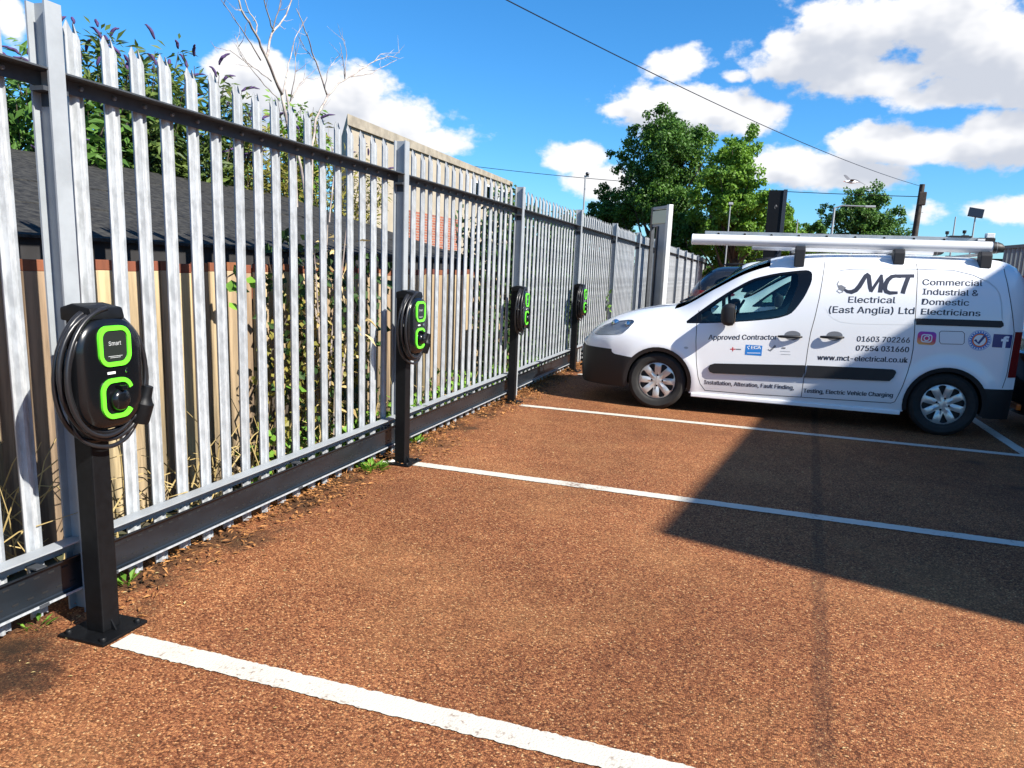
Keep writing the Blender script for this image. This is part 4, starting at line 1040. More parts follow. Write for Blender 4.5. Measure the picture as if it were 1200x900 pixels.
def build_suv(name, label, body):
    T = thing(name, label, 'car', (0, 0, 0)); pr = suv.side([('glass', s_win), ('tail', s_tail), ('clad', s_clad)], .06)
    for sd in (-1, 1):
        suv.patch('side_panel', pr['side'], sd, body, T); suv.patch('side_window', pr['glass'], sd, MATS['dark_glass'], T, -.004, .01); suv.patch('tail_light', pr['tail'], sd, MATS['tail_red'], T, .004); suv.patch('lower_cladding', pr['clad'], sd, MATS['plastic'], T, .003)
        for (cu, cz) in suv.wheels:
            n = 20; vs = []; fs = []
            for i in range(n+1):
                a = -.2+(math.pi+.4)*i/n
                for (dr, dy) in ((.004, .004), (-.03, 0), (-.03, -.03), (-.002, -.3)):
                    u = cu-(suv.R+dr)*math.cos(a); z = cz+(suv.R+dr)*math.sin(a); vs.append((u, sd*(suv.Y(u, max(z, .23))+dy), z))
            for i in range(n):
                for q in range(3): fs.append((i*4+q, i*4+q+1, (i+1)*4+q+1, (i+1)*4+q))
            MB().add(vs, fs).build('wheel_arch', MATS['plastic'], T, True)
            make_wheel(.335, .225, .21, HUB, T, (cu, sd*(suv.Y(cu, .6)-.125), .335), sd)
        pts = [suv.P(2.78-.0, 1.06, sd, .10, True)]
        MB().lathe([(0, -.07), (.07, -.06), (.085, 0), (.06, .05), (0, .06)], 12, 'x').xf(Matrix.Translation(pts[0]+Vector((0, 0, .05)))).build('wing_mirror', body, T, True)
    suv.top('tailgate', 0, .20, -1, 1, body, T, 8, 14); suv.top('rear_window', .2, .50, -.86, .86, MATS['dark_glass'], T, 8, 12)
    for sd in (-1, 1): suv.top('rear_pillar', .2, .5, sd*.86, sd*1, body, T, 8, 3); suv.top('windscreen_pillar', 2.35, 3.18, sd*.88, sd*1, body, T, 10, 3)
    suv.top('roof', .5, 2.35, -1, 1, body, T, 24, 14); suv.top('windscreen_pane', 2.35, 3.18, -.88, .88, MATS['dark_glass'], T, 10, 12); suv.top('bonnet', 3.18, 4.38, -1, 1, body, T, 16, 14)
    for u, dn in ((0, -1), (4.38, 1)):
        vs = []; F = []; rows = [.22, .4, .52, .7, suv.zs(u)]; nt_ = 12
        for z in rows+['t']:
            for i in range(nt_+1):
                t = -1+2*i/nt_
                if z == 't': y = t*suv.k(u)*suv.w(u); vs.append((u, y, suv.Z(u, y)))
                else: vs.append((u+dn*.05*(1-t**4), t*suv.Y(u, z), z))
        for j in range(len(rows)):
            for i in range(nt_): a = j*(nt_+1)+i; F.append((a, a+1, a+nt_+2, a+nt_+1))
        MB().add(vs, F).build('rear_panel' if dn < 0 else 'front_panel', body, T, True)
    MB().box(-.062, -.045, -.26, .26, .76, .87).build('number_plate', MATS['orange_lens'], T)
    for sd in (-1, 1):
        MB().box(-.075, -.03, sd*.45-.12, sd*.45+.12, .27, .34).build('reflector', MATS['orange_lens'], T, bevel=.01)
        MB().tube([(.75, sd*.62, 1.685), (1.0, sd*.62, 1.725), (2.0, sd*.62, 1.725), (2.2, sd*.62, 1.66)], .014, 8).build('roof_rail', MATS['plastic'], T, 'all')
    MB().box(.2, 4.1, -.7, .7, .24, .5).build('underbody', MATS['interior'], T)
    return T
c1 = build_suv('car', 'dark grey car with its red tail light showing left of the white vans', MATS['dark_metal_paint'])
c1.location = (.86, 19.75, 0)
c3 = build_suv('car', 'white car whose sloping rear shows just above the windscreen of the nearest van', MATS['white_paint']); c3.location = (1.62, 16.6, 0); c3.scale = (1, 1, 1.05)
c2 = copy_tree(c1); tag(c2, 'dark car at the right edge, behind the rear of the nearest van', 'car'); c2.location = (5.06, 8.95, 0); c2.scale = (1, 1, .84)

# ------------------------------------------------------------------ building that shades the bays (to the right of the picture)
def brick_mat(name, c1, c2, mortar, sc=1.0):
    m = bpy.data.materials.new(name); m.use_nodes = True; t = m.node_tree; b = t.nodes['Principled BSDF']; co = N(t, 'ShaderNodeTexCoord')
    s = N(t, 'ShaderNodeSeparateXYZ'); link(t, co.outputs['Object'], s.inputs[0]); cb = N(t, 'ShaderNodeCombineXYZ'); link(t, M(t, 'ADD', s.outputs[0], s.outputs[1]), cb.inputs[0]); link(t, s.outputs[2], cb.inputs[1])
    k = N(t, 'ShaderNodeTexBrick'); link(t, cb.outputs[0], k.inputs['Vector']); k.inputs['Scale'].default_value = sc; k.inputs['Brick Width'].default_value = .225; k.inputs['Row Height'].default_value = .075; k.inputs['Mortar Size'].default_value = .008
    k.inputs['Color1'].default_value = (*c1, 1); k.inputs['Color2'].default_value = (*c2, 1); k.inputs['Mortar'].default_value = (*mortar, 1)
    link(t, k.outputs[0], b.inputs['Base Color']); b.inputs['Roughness'].default_value = .9; MATS[name] = m; return m
brick_mat('red_brick', (.33, .10, .05), (.22, .07, .04), (.3, .27, .23))
mat('roof_felt', (.014, .0145, .016), .9, 0, var=.45, vscale=22, bump=.8, bscale=45, col2=(.05, .049, .045), spec=.15)
mat('cladding', (.20, .23, .235), .5, .2)
AH = 6.0; off = AH/math.tan(SUN_EL)
crn = Vector((2.02, 3.985, 0))+Vector((math.sin(SUN_AZ), math.cos(SUN_AZ), 0))*off
bl = thing('brick_building', 'tall brick building right of the parking bays whose shadow falls across them', 'building', (crn.x, crn.y, 0), -math.atan2(.142, 1))
MB().box(0, 12, 0, 24, 0, AH-.25).build('wall', MATS['red_brick'], bl)
MB().box(-.003, 12.2, -.003, 24.2, AH-.25, AH).build('parapet', MATS['cladding'], bl)
for k in range(6):
    w_ = MB().box(-.03, .05, 2+k*3.6, 3.4+k*3.6, 1.2, 2.6).build('window', MATS['white_plastic'], bl); MB().box(-.04, -.031, 2.07+k*3.6, 3.33+k*3.6, 1.27, 2.53).build('pane', MATS['dark_glass'], w_)

# ------------------------------------------------------------------ timber fence and shed behind the palisade
wood = mat('wood', (.31, .235, .14), .85, 0, var=.6, vscale=14, bump=.25, bscale=40, stretch=(1, 1, .07)); rnd_tint(wood, .5, .03)
stain = mat('stained_wood', (.17, .055, .025), .85, 0, var=.4, vscale=14, stretch=(1, 1, .1)); rnd_tint(stain, .4, .02)
tf = thing('timber_fence', 'weathered close-board timber fence standing just behind the steel pales', 'fence', (-.56, 0, 0))
pk = {}
yk = -1.6; i = 0
while yk < 9.2:
    w_ = random.choice((.118, .125, .132)); key = (w_, i % 2)
    if key not in pk:
        pk[key] = MB().box(-.009, .009, -w_/2, w_/2, 0.02, 1.31).mesh('plank', MATS['wood'], bevel=.003); pk[key, 't'] = MB().box(-.0095, .0095, -w_/2-.0005, w_/2+.0005, 1.3105, 1.36).mesh('plank_top', MATS['stained_wood'], bevel=.003)
    p = link_mesh('plank', pk[key], None, tf, (.012*(i % 2), yk+w_/2, random.uniform(-.015, .012))); p.rotation_euler = (random.uniform(-.006, .006), random.uniform(-.006, .006), random.uniform(-.04, .04))
    link_mesh('plank_top', pk[key, 't'], None, p)
    yk += w_+random.choice((.003, .006, .010, -.004, .016)); i += 1
for z in (.35, 1.0): MB().box(-.06, -.012, -1.6, 9.2, z, z+.07).build('back_rail', MATS['wood'], tf)
sh = thing('shed', 'low timber shed with a dark felt roof behind the timber fence', 'shed', (-.82, -3, 0))
LY = 11.1
MB().box(-3.4, -.02, 0, LY, 0, 1.43).build('wall', MATS['stained_wood'], sh)
MB().box(.10, .135, -.1, LY+.1, 1.335, 1.46).build('fascia', mat('fascia', (.02, .019, .02), .8, 0, var=.3), sh)
sl = math.atan2(.62, 2.5)
for k in range(4):           # overlapping felt strips, each lapping the one below
    x0 = .165-k*.66; x1 = x0-.72; z0_ = 1.462+(.165-x0)*.26+.004*k; b = MB(); nn = 26
    vs = []; fs = []
    for j in range(nn+1):
        y = -.12+(LY+.24)*j/nn
        for (x, dz) in ((x0, 0), ((x0+x1)/2, 0), (x1, 0)):
            vs.append((x, y, z0_+(x0-x)*.26+.012*noise.noise(Vector((x*2, y*1.5, k)))+dz+.006)); vs.append((x, y, z0_+(x0-x)*.26-.012+dz))
    for j in range(nn):
        a = j*6
        for q in range(2):
            fs.append((a+q*2, a+q*2+2, a+q*2+8, a+q*2+6)); fs.append((a+q*2+1, a+q*2+7, a+q*2+9, a+q*2+3))
        fs.append((a, a+6, a+7, a+1)); fs.append((a+4, a+5, a+11, a+10))
    b.add(vs, fs).build('felt_strip', MATS['roof_felt'], sh, True)
MB().box(-3.3, .1, 0, LY, 1.40, 1.43).build('roof_deck', MATS['stained_wood'], sh)
MB().prism([(.1, 1.43), (-2.3, 2.03), (-2.5, 2.03), (-3.4, 1.43)], 0.02, LY-.02, 'y').build('gable', MATS['stained_wood'], sh)

# cream building
render_ = mat('cream_render', (.33, .285, .215), .9, 0, var=.12, vscale=1.5, bump=.1, bscale=20)
mat('coping', (.27, .235, .18), .85, 0, var=.25, vscale=3)
cb_ = thing('cream_building', 'cream rendered building with a low parapet beyond the shed', 'building', (-7, 16.1, 0))
MB().prism([(0, 0), (0, 12.2), (-9, 20), (-5.4, 8.4)], 0, 4.50, 'z').build('wall', render_, cb_)
pa = at(480, 246, 0, -6.9)-Vector((-7, 16.1, 0)); pb = at(538, 272, 0, -6.9)-Vector((-7, 16.1, 0))
MB().box(.004, .1, pa.y, pb.y, pb.z-.6, pa.z).build('brick_panel', MATS['red_brick'], cb_)
MB().add([(.07, -.08, 4.50), (.07, 12.3, 4.50), (-9, 20.1, 4.50), (-5.4, 8.3, 4.50), (.07, -.08, 4.74), (.07, 12.3, 4.66), (-9, 20.1, 4.66), (-5.4, 8.3, 4.66)], [(3, 2, 1, 0), (4, 5, 6, 7), (0, 1, 5, 4), (1, 2, 6, 5), (2, 3, 7, 6), (3, 0, 4, 7)]).build('coping', MATS['coping'], cb_)
for k in range(3):
    y = 8.0+k*1.4; w_ = MB().box(-.02, .04, y, y+.75, 3.55, 4.25).build('window', MATS['white_plastic'], cb_); MB().box(.036, .046, y+.06, y+.69, 3.61, 4.19).build('pane', MATS['dark_glass'], w_)

# ------------------------------------------------------------------ gate frame beyond the fourth bay
A_ = Vector((.06, 17.43, 0)); B_ = Vector((.50, 16.75, 0)); dg_ = (B_-A_); Lg = dg_.length
gf = thing('gate_frame', 'tall narrow galvanised gate frame with a cream head panel beside the fence', 'gate frame', A_, math.atan2(dg_.y, dg_.x))
MB().box(-.04, .04, -.04, .04, 0, 2.87).build('upright', MATS['rail_steel'], gf, bevel=.004)
MB().box(Lg-.07, Lg+.05, -.05, .05, 0, 2.88).build('upright', mat('pale_steel', (.55, .56, .55), .45, .2, var=.1), gf, bevel=.004)
MB().box(.04, Lg-.07, -.035, .035, 2.81, 2.87).build('head_rail', MATS['post_steel'], gf)
MB().box(.05, Lg-.08, -.045, .03, 2.50, 2.78).build('head_panel', MATS['cream'], gf, bevel=.004)
MB().box(.04, Lg-.07, -.025, .035, 2.44, 2.50).build('lower_rail', MATS['post_steel'], gf)
MB().box(.40, Lg-.075, -.03, .02, .05, 2.44).build('back_plate', MATS['post_steel'], gf)
MB().box(.30, .37, -.05, .04, .05, 2.44).build('guide_channel', MATS['rail_steel'], gf)

# ------------------------------------------------------------------ plants
def leaf_mesh_add(vs, fs, at_, p, d, nrm, L, W, val):
    d = d.normalized(); s = d.cross(nrm)
    if s.length < 1e-4: s = d.orthogonal()
    s.normalize(); nn = s.cross(d); b = len(vs)
    vs += [p, p+d*L*.45+s*W*.5+nn*L*.05, p+d*L-nn*L*.10, p+d*L*.45-s*W*.5+nn*L*.05]; fs.append((b, b+1, b+2, b+3)); at_ += [val]*4
def leaf_obj(name, vs, fs, at_, m, parent=None, kind=None):
    o = pymesh(name, vs, fs, m, parent)
    a = o.data.attributes.new('leaf', 'FLOAT', 'POINT'); a.data.foreach_set('value', at_)
    if kind: o['kind'] = kind
    return o
def rv(rg): 
    while True:
        v = Vector((rg.uniform(-1, 1), rg.uniform(-1, 1), rg.uniform(-1, 1)))
        if .05 < v.length < 1: return v.normalized()
bark = mat('bark', (.075, .058, .042), .9, 0, var=.4, vscale=8, bump=.4, bscale=30, stretch=(1, 1, .3))
leaf_mat('leaf_dark', (.028, .075, .014), (.10, .21, .03), .28, .8)
leaf_mat('leaf_bright', (.07, .16, .018), (.19, .34, .04), .35, .8)
leaf_mat('leaf_mid', (.04, .10, .02), (.11, .22, .04), .3, .8)
leaf_mat('leaf_bud', (.035, .075, .02), (.16, .22, .05), .35, 3)
leaf_mat('ivy', (.012, .032, .010), (.05, .105, .025), .2, 3)
leaf_mat('straw', (.36, .26, .10), (.62, .50, .24), .25, 4)
leaf_mat('litter', (.15, .06, .02), (.50, .24, .08), .15, 8, .8)
leaf_mat('weed', (.07, .17, .02), (.22, .42, .05), .35, 4)
leaf_mat('yellow_green', (.10, .12, .025), (.34, .29, .06), .35, 3)
def tree(name, label, base, h, rx, ry, zlow, m, seed, nlobe=34, nleaf=16000, ls=.2, flat=0.0):
    rg = random.Random(seed); T = thing(name, label, 'tree', base, 0, 'trees beyond the car park'); tr = MB()
    H = h; tr.tube([(0, 0, -.2), (.04, .03, H*.2), (-.05, .05, H*.45), (.02, 0, H*.75)], [H*.03, H*.024, H*.017, H*.006], 9)
    vs = []; fs = []; at_ = []; lobes = []
    zc = (zlow+H)/2; rz = (H-zlow)/2
    for k in range(nlobe):
        d = rv(rg); q = rg.random()**.45*.80
        c = Vector((d.x*rx*q, d.y*ry*q, zc+d.z*rz*q)); taper = 1-.35*max(0, (c.z-zc)/rz)
        c.x *= taper; c.y *= taper
        r = rg.uniform(.16, .30)*min(rx, rz); lobes.append((c, r)); s = Vector((0, 0, max(.15*H, c.z-r*1.4-rg.uniform(.1, .25)*H)))
        mid = (s+c)/2+Vector((0, 0, -.04*H)); tr.tube([s, mid, c], [H*.010, H*.006, H*.002], 5)
    tot = sum(r*r for c, r in lobes)
    for (c, r) in lobes:
        n = int(nleaf*r*r/tot); br = rg.uniform(-.25, .25)
        # several sub-clumps on each lobe
        subs = [(c+rv(rg)*r*rg.uniform(.5, .95), r*rg.uniform(.28, .5)) for _ in range(11)]
        for i in range(n):
            sc, sr = subs[rg.randrange(11)]; d = rv(rg); rr = sr*(rg.random()**.35)
            p = sc+Vector((d.x*rr, d.y*rr, d.z*rr*.8)); o = (d*.7+rv(rg)*.6+Vector((0, 0, .35))).normalized()
            dirn = (rv(rg)+Vector((0, 0, -.3))); L = ls*rg.uniform(.6, 1.25)
            leaf_mesh_add(vs, fs, at_, p, dirn, o, L, L*.75, max(0, min(1, .5+br+rg.uniform(-.3, .3))))
    tr.build('trunk', bark, T, True); leaf_obj('crown', vs, fs, at_, m, T)
    return T
def ground_at(px, D): p = at(px, 330, 1, D); return (p.x, D, 0)
tree('broadleaf_tree', 'tallest dark green tree left of the bright tree', ground_at(765, 40), 10.3, 3.9, 3.4, 1.6, MATS['leaf_dark'], 11, 44, 45500, 0.155)
tree('broadleaf_tree', 'bright green tree in front of the black sign pylon', ground_at(857, 35), 8.2, 2.8, 2.6, 1.0, MATS['leaf_bright'], 12, 40, 38500, 0.141)
tree('broadleaf_tree', 'small dark tree at the lower left of the tallest tree', ground_at(712, 42), 6.4, 2.6, 2.2, 1.2, MATS['leaf_dark'], 13, 26, 21000, 0.148)
tree('broadleaf_tree', 'green tree rising just right of the black sign pylon', ground_at(920, 39), 6.0, 1.9, 1.8, .8, MATS['leaf_bright'], 14, 22, 15750, 0.141)
tree('broadleaf_tree', 'low bushy tree between the pylon and the far tree', ground_at(948, 46), 5.2, 1.6, 1.6, .5, MATS['leaf_mid'], 15, 16, 10500, 0.148)
tree('broadleaf_tree', 'far green tree behind the curved street lamp', ground_at(1003, 62), 9.0, 3.7, 3.0, 2.0, MATS['leaf_mid'], 16, 46, 24500, 0.192)
tree('broadleaf_tree', 'small tree whose light top shows over the middle of the fence', ground_at(652, 44), 5.0, 1.5, 1.4, 1.0, MATS['leaf_bright'], 17, 14, 7875, 0.148)
tree('broadleaf_tree', 'low dark tree behind the gate frame, below the tallest tree', ground_at(805, 37), 4.6, 2.2, 1.6, .2, MATS['leaf_dark'], 18, 24, 19250, 0.141)
tree('broadleaf_tree', 'low dark foliage filling the gap under the bright tree', ground_at(880, 41), 4.2, 3.2, 1.4, .1, MATS['leaf_mid'], 19, 24, 19250, 0.141)

def bush(name, label, cat, base, stems, h, spread, m, seed, ls, lw, per, flowers=0, lean=(0, 0), group=None, mstem=None, kindleaf='stuff'):
    rg = random.Random(seed); T = thing(name, label, cat, base, 0, group); st = MB(); vs = []; fs = []; at_ = []; tips = []
    for k in range(stems):
        a = rg.uniform(0, 2*math.pi); r = rg.random()**.6*spread; hh = h*rg.uniform(.6, 1.0); b0 = Vector((math.cos(a)*r*.35, math.sin(a)*r*.35, 0)); tp = Vector((math.cos(a)*r+lean[0], math.sin(a)*r+lean[1], hh)); pts = []
        for i in range(9):
            t = i/8; p = b0.lerp(tp, t); p += Vector((math.cos(a), math.sin(a), 0))*(.12*h*t*t-.1*h*t)*.5; p.z += .06*h*math.sin(t*math.pi); pts.append(p)
        st.tube(pts, [.012*(1-.75*i/8) for i in range(9)], 5); tips.append((pts[-1], (pts[-1]-pts[-2]).normalized()))
        for i in range(per):
            t = .12+.88*rg.random(); q = t*8; j = min(7, int(q)); p = pts[j].lerp(pts[j+1], q-j); d = (rv(rg)+Vector((0, 0, .1))); d.z *= .6
            L = ls*rg.uniform(.55, 1.2); tw = d.normalized()*rg.uniform(0, .14)*h*.5
            leaf_mesh_add(vs, fs, at_, p+tw, d+Vector((0, 0, -.25)), rv(rg)*.6+Vector((.35, -.1, .8)), L, lw*L/ls, rg.random())
    st.build('stems', mstem or bark, T, True)['kind'] = 'stuff'; o = leaf_obj('foliage', vs, fs, at_, m, T, kindleaf)
    if flowers:
        fm = MATS.get('purple') or mat('purple', (.055, .025, .10), .8, 0, var=.5, vscale=20)
        for k in range(flowers):
            p, d = tips[k % len(tips)]; d = (d+rv(rg)*.5).normalized(); L = rg.uniform(.13, .25); b = MB(); P = []; p = p+Vector((0, 0, rg.uniform(0, .12)))
            sd_ = d.cross(Vector((0, 0, 1))).normalized() if abs(d.z) < .98 else Vector((1, 0, 0))
            for i in range(8):
                t = i/7; P.append(p+d*L*t+Vector((d.x, d.y, 0))*L*.5*t*t-Vector((0, 0, 1))*L*.45*t*t+rv(rg)*.004)
            b.tube(P, [.007, .013, .016, .016, .014, .012, .009, .003], 6); b.build('flower_spike', fm, T, 'all')
    return T
# buddleia over the shed roof (rooted behind the shed)
def bud(label, px, py, X, stems, spread, m, seed, ls, lw, per, fl, frac=.62):
    p = at(px, py, 0, X); bush('buddleia', label, 'bush', (X, p.y, .9), stems, p.z-.9, spread, m, seed, ls, lw, per, fl)
bud('leafy buddleia with purple flower spikes, tallest above the steel pales', 152, 42, -3.8, 44, .62, MATS['leaf_bud'], 21, .15, .045, 150, 40)
bud('dense dark green bush at the left edge behind the first post', 20, 78, -3.7, 36, .75, MATS['leaf_mid'], 22, .15, .05, 150, 10)
bud('dark bush with flower spikes beside the first post', 92, 62, -4.0, 34, .6, MATS['leaf_mid'], 26, .15, .05, 140, 32)
bud('yellowing buddleia with purple spikes right of the tallest one', 222, 88, -3.8, 40, .75, MATS['leaf_bud'], 23, .14, .042, 130, 40)
bud('yellow-green bush below the bare branches', 300, 128, -3.7, 40, .85, MATS['yellow_green'], 27, .13, .04, 120, 30)
bud('sparse yellow-green bush before the cream building', 395, 168, -3.8, 30, .95, MATS['yellow_green'], 24, .12, .035, 80, 8)
bud('round bright green bush top beside the bare branches', 352, 118, -4.8, 26, .40, MATS['leaf_bright'], 25, .13, .08, 130, 0)
# dead branching shrub
dead = mat('dead_wood', (.44, .39, .33), .8, 0, var=.5, vscale=9, col2=(.19, .15, .15))
def dead_tree(label, base, pts_px, X, seed):
    rg = random.Random(seed); T = thing('dead_shrub', label, 'dead shrub', base)
    bv = Vector(base)
    for pl, r0_, r1_ in pts_px:
        P = [at(px, py, 0, X+dx)-bv for (px, py, dx) in pl]; Q = []
        for i in range(len(P)-1):
            for k in range(4): Q.append(P[i].lerp(P[i+1], k/4)+rv(rg)*.006)
        Q.append(P[-1]); n = len(Q); b = MB(); b.tube(Q, [(r0_+(r1_-r0_)*i/(n-1))*1.35 for i in range(n)], 6); b.build('branch', dead, T, 'all')
        for k in range(4):
            j = rg.randrange(n//3, n); d = (Q[j]-Q[max(0, j-2)]).normalized(); e = (d+rv(rg)*.9).normalized(); L = rg.uniform(.08, .26); m_ = Q[j]+e*L*.5+rv(rg)*.02
            MB().tube([Q[j], m_, Q[j]+e*L+Vector((0, 0, .03))], [.0035, .0025, .001], 4).build('twig', dead, T)
X1 = -2.6
b0 = at(352, 250, 0, X1); b0.z -= .9
dead_tree('pale bare-branched dead shrub rising above the fence, the left and taller one', (b0.x, b0.y, b0.z), [
    ([(352,330,0),(345,180,0),(330,110,0)], .016, .012), ([(330,110,0),(312,68,.1),(300,40,.15),(283,12,.2),(272,-30,.2)], .012, .005), ([(312,68,.1),(318,40,0),(335,18,-.1),(352,-25,-.1)], .010, .004),
    ([(300,40,.15),(302,30,.1),(290,10,.05),(282,-25,0)], .006, .003), ([(320,36,0),(312,10,.1),(302,-30,.2)], .006, .003), ([(318,40,0),(326,12,.1),(334,-20,.15)], .005, .003),
    ([(332,110,0),(338,75,-.1),(346,45,-.15),(360,20,-.2)], .006, .002), ([(340,120,0),(346,85,.1),(347,50,.1)], .005, .002), ([(342,115,0),(352,98,0),(366,85,0)], .005, .002),
    ([(305,70,.1),(290,45,.2),(277,25,.3),(262,5,.3)], .005, .002), ([(318,95,0),(296,78,.1),(270,60,.1),(252,55,.1)], .004, .0015), ([(328,118,0),(310,100,.1),(285,70,.2),(275,40,.2)], .004, .0015)], X1, 31)
X2 = -2.9
b1 = at(365, 250, 0, X2); b1.z -= .9
dead_tree('bare forked dead shrub with a long right-hand branch, nearer the cream building', (b1.x, b1.y, b1.z), [
    ([(362,330,0),(366,170,0),(370,140,0),(384,112,0)], .014, .010), ([(384,112,0),(372,78,0),(364,55,.05),(356,30,.1),(347,10,.1)], .008, .003), ([(384,112,0),(398,97,0),(418,85,0),(438,72,-.1),(455,66,-.1),(466,68,-.1)], .008, .003),
    ([(412,90,0),(435,86,0),(458,74,0),(465,70,0)], .005, .002), ([(404,92,0),(402,70,.1),(398,50,.1)], .005, .002), ([(404,90,0),(406,66,0),(404,48,0)], .005, .002), ([(380,105,0),(385,80,.1),(396,66,.1)], .004, .0015),
    ([(370,72,0),(360,60,0),(353,50,0)], .004, .0015), ([(438,72,-.1),(446,63,-.1),(468,62,-.1)], .004, .0015)], X2, 32)
b2 = at(340, 330, 0, -1.9); b2.z = 1.2
dead_tree('tan dead stem leaning through the yellow bush', (b2.x, b2.y, b2.z), [([(372,330,0),(360,240,0),(349,180,0),(335,105,0)], .014, .007), ([(383,300,0),(388,240,0),(392,200,0),(388,170,0)], .008, .004)], -1.9, 33)

# ivy over the timber fence further along, and creepers between the pales
def ivy(name, label, x0, x1, y0, y1, z1, n, m, seed, ls, cat='ivy'):
    rg = random.Random(seed); T = thing(name, label, cat, ((x0+x1)/2, (y0+y1)/2, 0)); c = Vector(T.location); vs = []; fs = []; at_ = []; st = MB()
    for i in range(n):
        y = rg.uniform(y0, y1); zt_ = z1*(.75+.45*noise.noise(Vector((y*1.3, seed, 0)))+.1); z = rg.random()**.8*max(.3, zt_); x = x0+(x1-x0)*rg.random()
        x += .12*noise.noise(Vector((y*2, z*2, seed)))
        leaf_mesh_add(vs, fs, at_, Vector((x, y, z))-c, rv(rg)+Vector((.2, 0, -.5)), rv(rg)*.6+Vector((.9, -.2, .4)), ls*rg.uniform(.5, 1.3), ls*.85*rg.uniform(.6, 1.1), rg.random())
    for k in range(int((y1-y0)*4)):
        y = rg.uniform(y0, y1); st.tube([Vector((x0, y, 0))-c, Vector((x0, y+rg.uniform(-.2, .2), z1*.4))-c, Vector((x0, y+rg.uniform(-.4, .4), z1*.85))-c], [.012, .008, .003], 5)
    st.build('stems', bark, T, True)['kind'] = 'stuff'; leaf_obj('foliage', vs, fs, at_, m, T, 'stuff'); return T
ivy('ivy_hedge', 'dark ivy hedge pressed behind the second and third fence bays', -.75, -.35, 7.7, 13.2, 2.5, 11000, MATS['ivy'], 41, .085)
ivy('ivy_hedge', 'dark hedge behind the farther fence bays', -1.2, -.4, 13.2, 30, 1.75, 9000, MATS['ivy'], 42, .12)
ivy('creeper', 'dark leafy creeper hanging from the shed eave behind the first bay', -.50, -.30, 3.9, 5.3, 1.65, 620, MATS['ivy'], 43, .075, 'creeper')
ivy('creeper', 'yellow and brown creeper between the pales in the first bay', -.46, -.22, 3.7, 5.0, 1.2, 520, MATS['yellow_green'], 44, .05, 'creeper')
def vine(label, px, X, seed, m):
    rg = random.Random(seed); p0 = at(*px[0], 0, X); T = thing('vine', label, 'vine', p0)
    P = [at(*q, 0, X)-p0 for q in px]; MB().tube(P, [.005]*len(P), 5).build('stem', bark, T)
    for k in range(9):
        p = P[rg.randrange(len(P))]+rv(rg)*.05; d = rv(rg)+Vector((.3, 0, -.6)); d.normalize(); s = d.cross(Vector((1, 0, .3))).normalized(); L = rg.uniform(.06, .10)
        pts = [p, p+d*L*.3+s*L*.42, p+d*L*.6+s*L*.3, p+d*L+Vector((.015, 0, 0)), p+d*L*.6-s*L*.3, p+d*L*.3-s*L*.42]
        o = pymesh('leaf', pts, [(0, 1, 2, 3), (0, 3, 4, 5)], m, T); a = o.data.attributes.new('leaf', 'FLOAT', 'POINT'); a.data.foreach_set('value', [rg.random()]*6)
vine('bright green vine leaves by the plank tops in the first bay', [(262, 345), (266, 325), (275, 320), (282, 335)], -.30, 51, MATS['weed'])
vine('pale green vine sprig low in the first bay', [(345, 450), (347, 432), (349, 412), (352, 400)], -.20, 52, MATS['weed'])
vine('green creeper poking through the fence just left of the van', [(711, 375), (712, 362), (714, 350), (713, 345)], -.02, 53, MATS['weed'])
# straw and dry stalks behind the pales
def stalks(name, label, x0, x1, y0, y1, n, zmax, m, seed, r=.004):
    rg = random.Random(seed); T = thing(name, label, 'dry grass', ((x0+x1)/2, (y0+y1)/2, 0)); T.location.z = 0; c = Vector(T.location); b = MB()
    for i in range(n):
        p = Vector((rg.uniform(x0, x1), rg.uniform(y0, y1), rg.uniform(0, zmax*.35)))-c; a = rg.uniform(-1.3, 1.3); L = rg.uniform(.15, .6)*zmax; d = Vector((rg.uniform(-.35, .35), math.sin(a), abs(math.cos(a))*.9)).normalized()
        q = p+d*L; mid = p.lerp(q, .55)+Vector((rg.uniform(-.03, .03), rg.uniform(-.04, .04), .03)); b.tube([p, mid, q+Vector((0, 0, -.05*L))], [r, r*.8, r*.4], 4)
    o = b.build('dry_stalks', m, T); o['kind'] = 'stuff'; a = o.data.attributes.new('leaf', 'FLOAT', 'POINT'); a.data.foreach_set('value', [random.random() for _ in o.data.vertices]); return T
stalks('dry_grass', 'tangle of straw-coloured dry stalks behind the first bay of pales', -.50, -.12, 2.5, 5.0, 120, .75, MATS['straw'], 61)
stalks('dry_grass', 'dry stalks behind the pales at the second charging post', -.5, -.12, 5.0, 8.6, 80, .6, MATS['straw'], 62)
stalks('dry_grass', 'few thin stalks behind the pales left of the nearest charger', -.5, -.15, 1.6, 2.5, 36, 1.2, MATS['straw'], 63, .003)
bush('dry_bush', 'tall tan dry plant tangled behind the middle of the first bay', 'dry grass', (-.34, 4.45, 0), 12, 1.75, .22, MATS['straw'], 64, .11, .03, 26, mstem=dead)
ivy('weed_bank', 'low green weeds growing at the foot of the timber fence', -.45, -.1, 3.6, 9.0, .42, 1100, MATS['weed'], 65, .06, 'weeds')

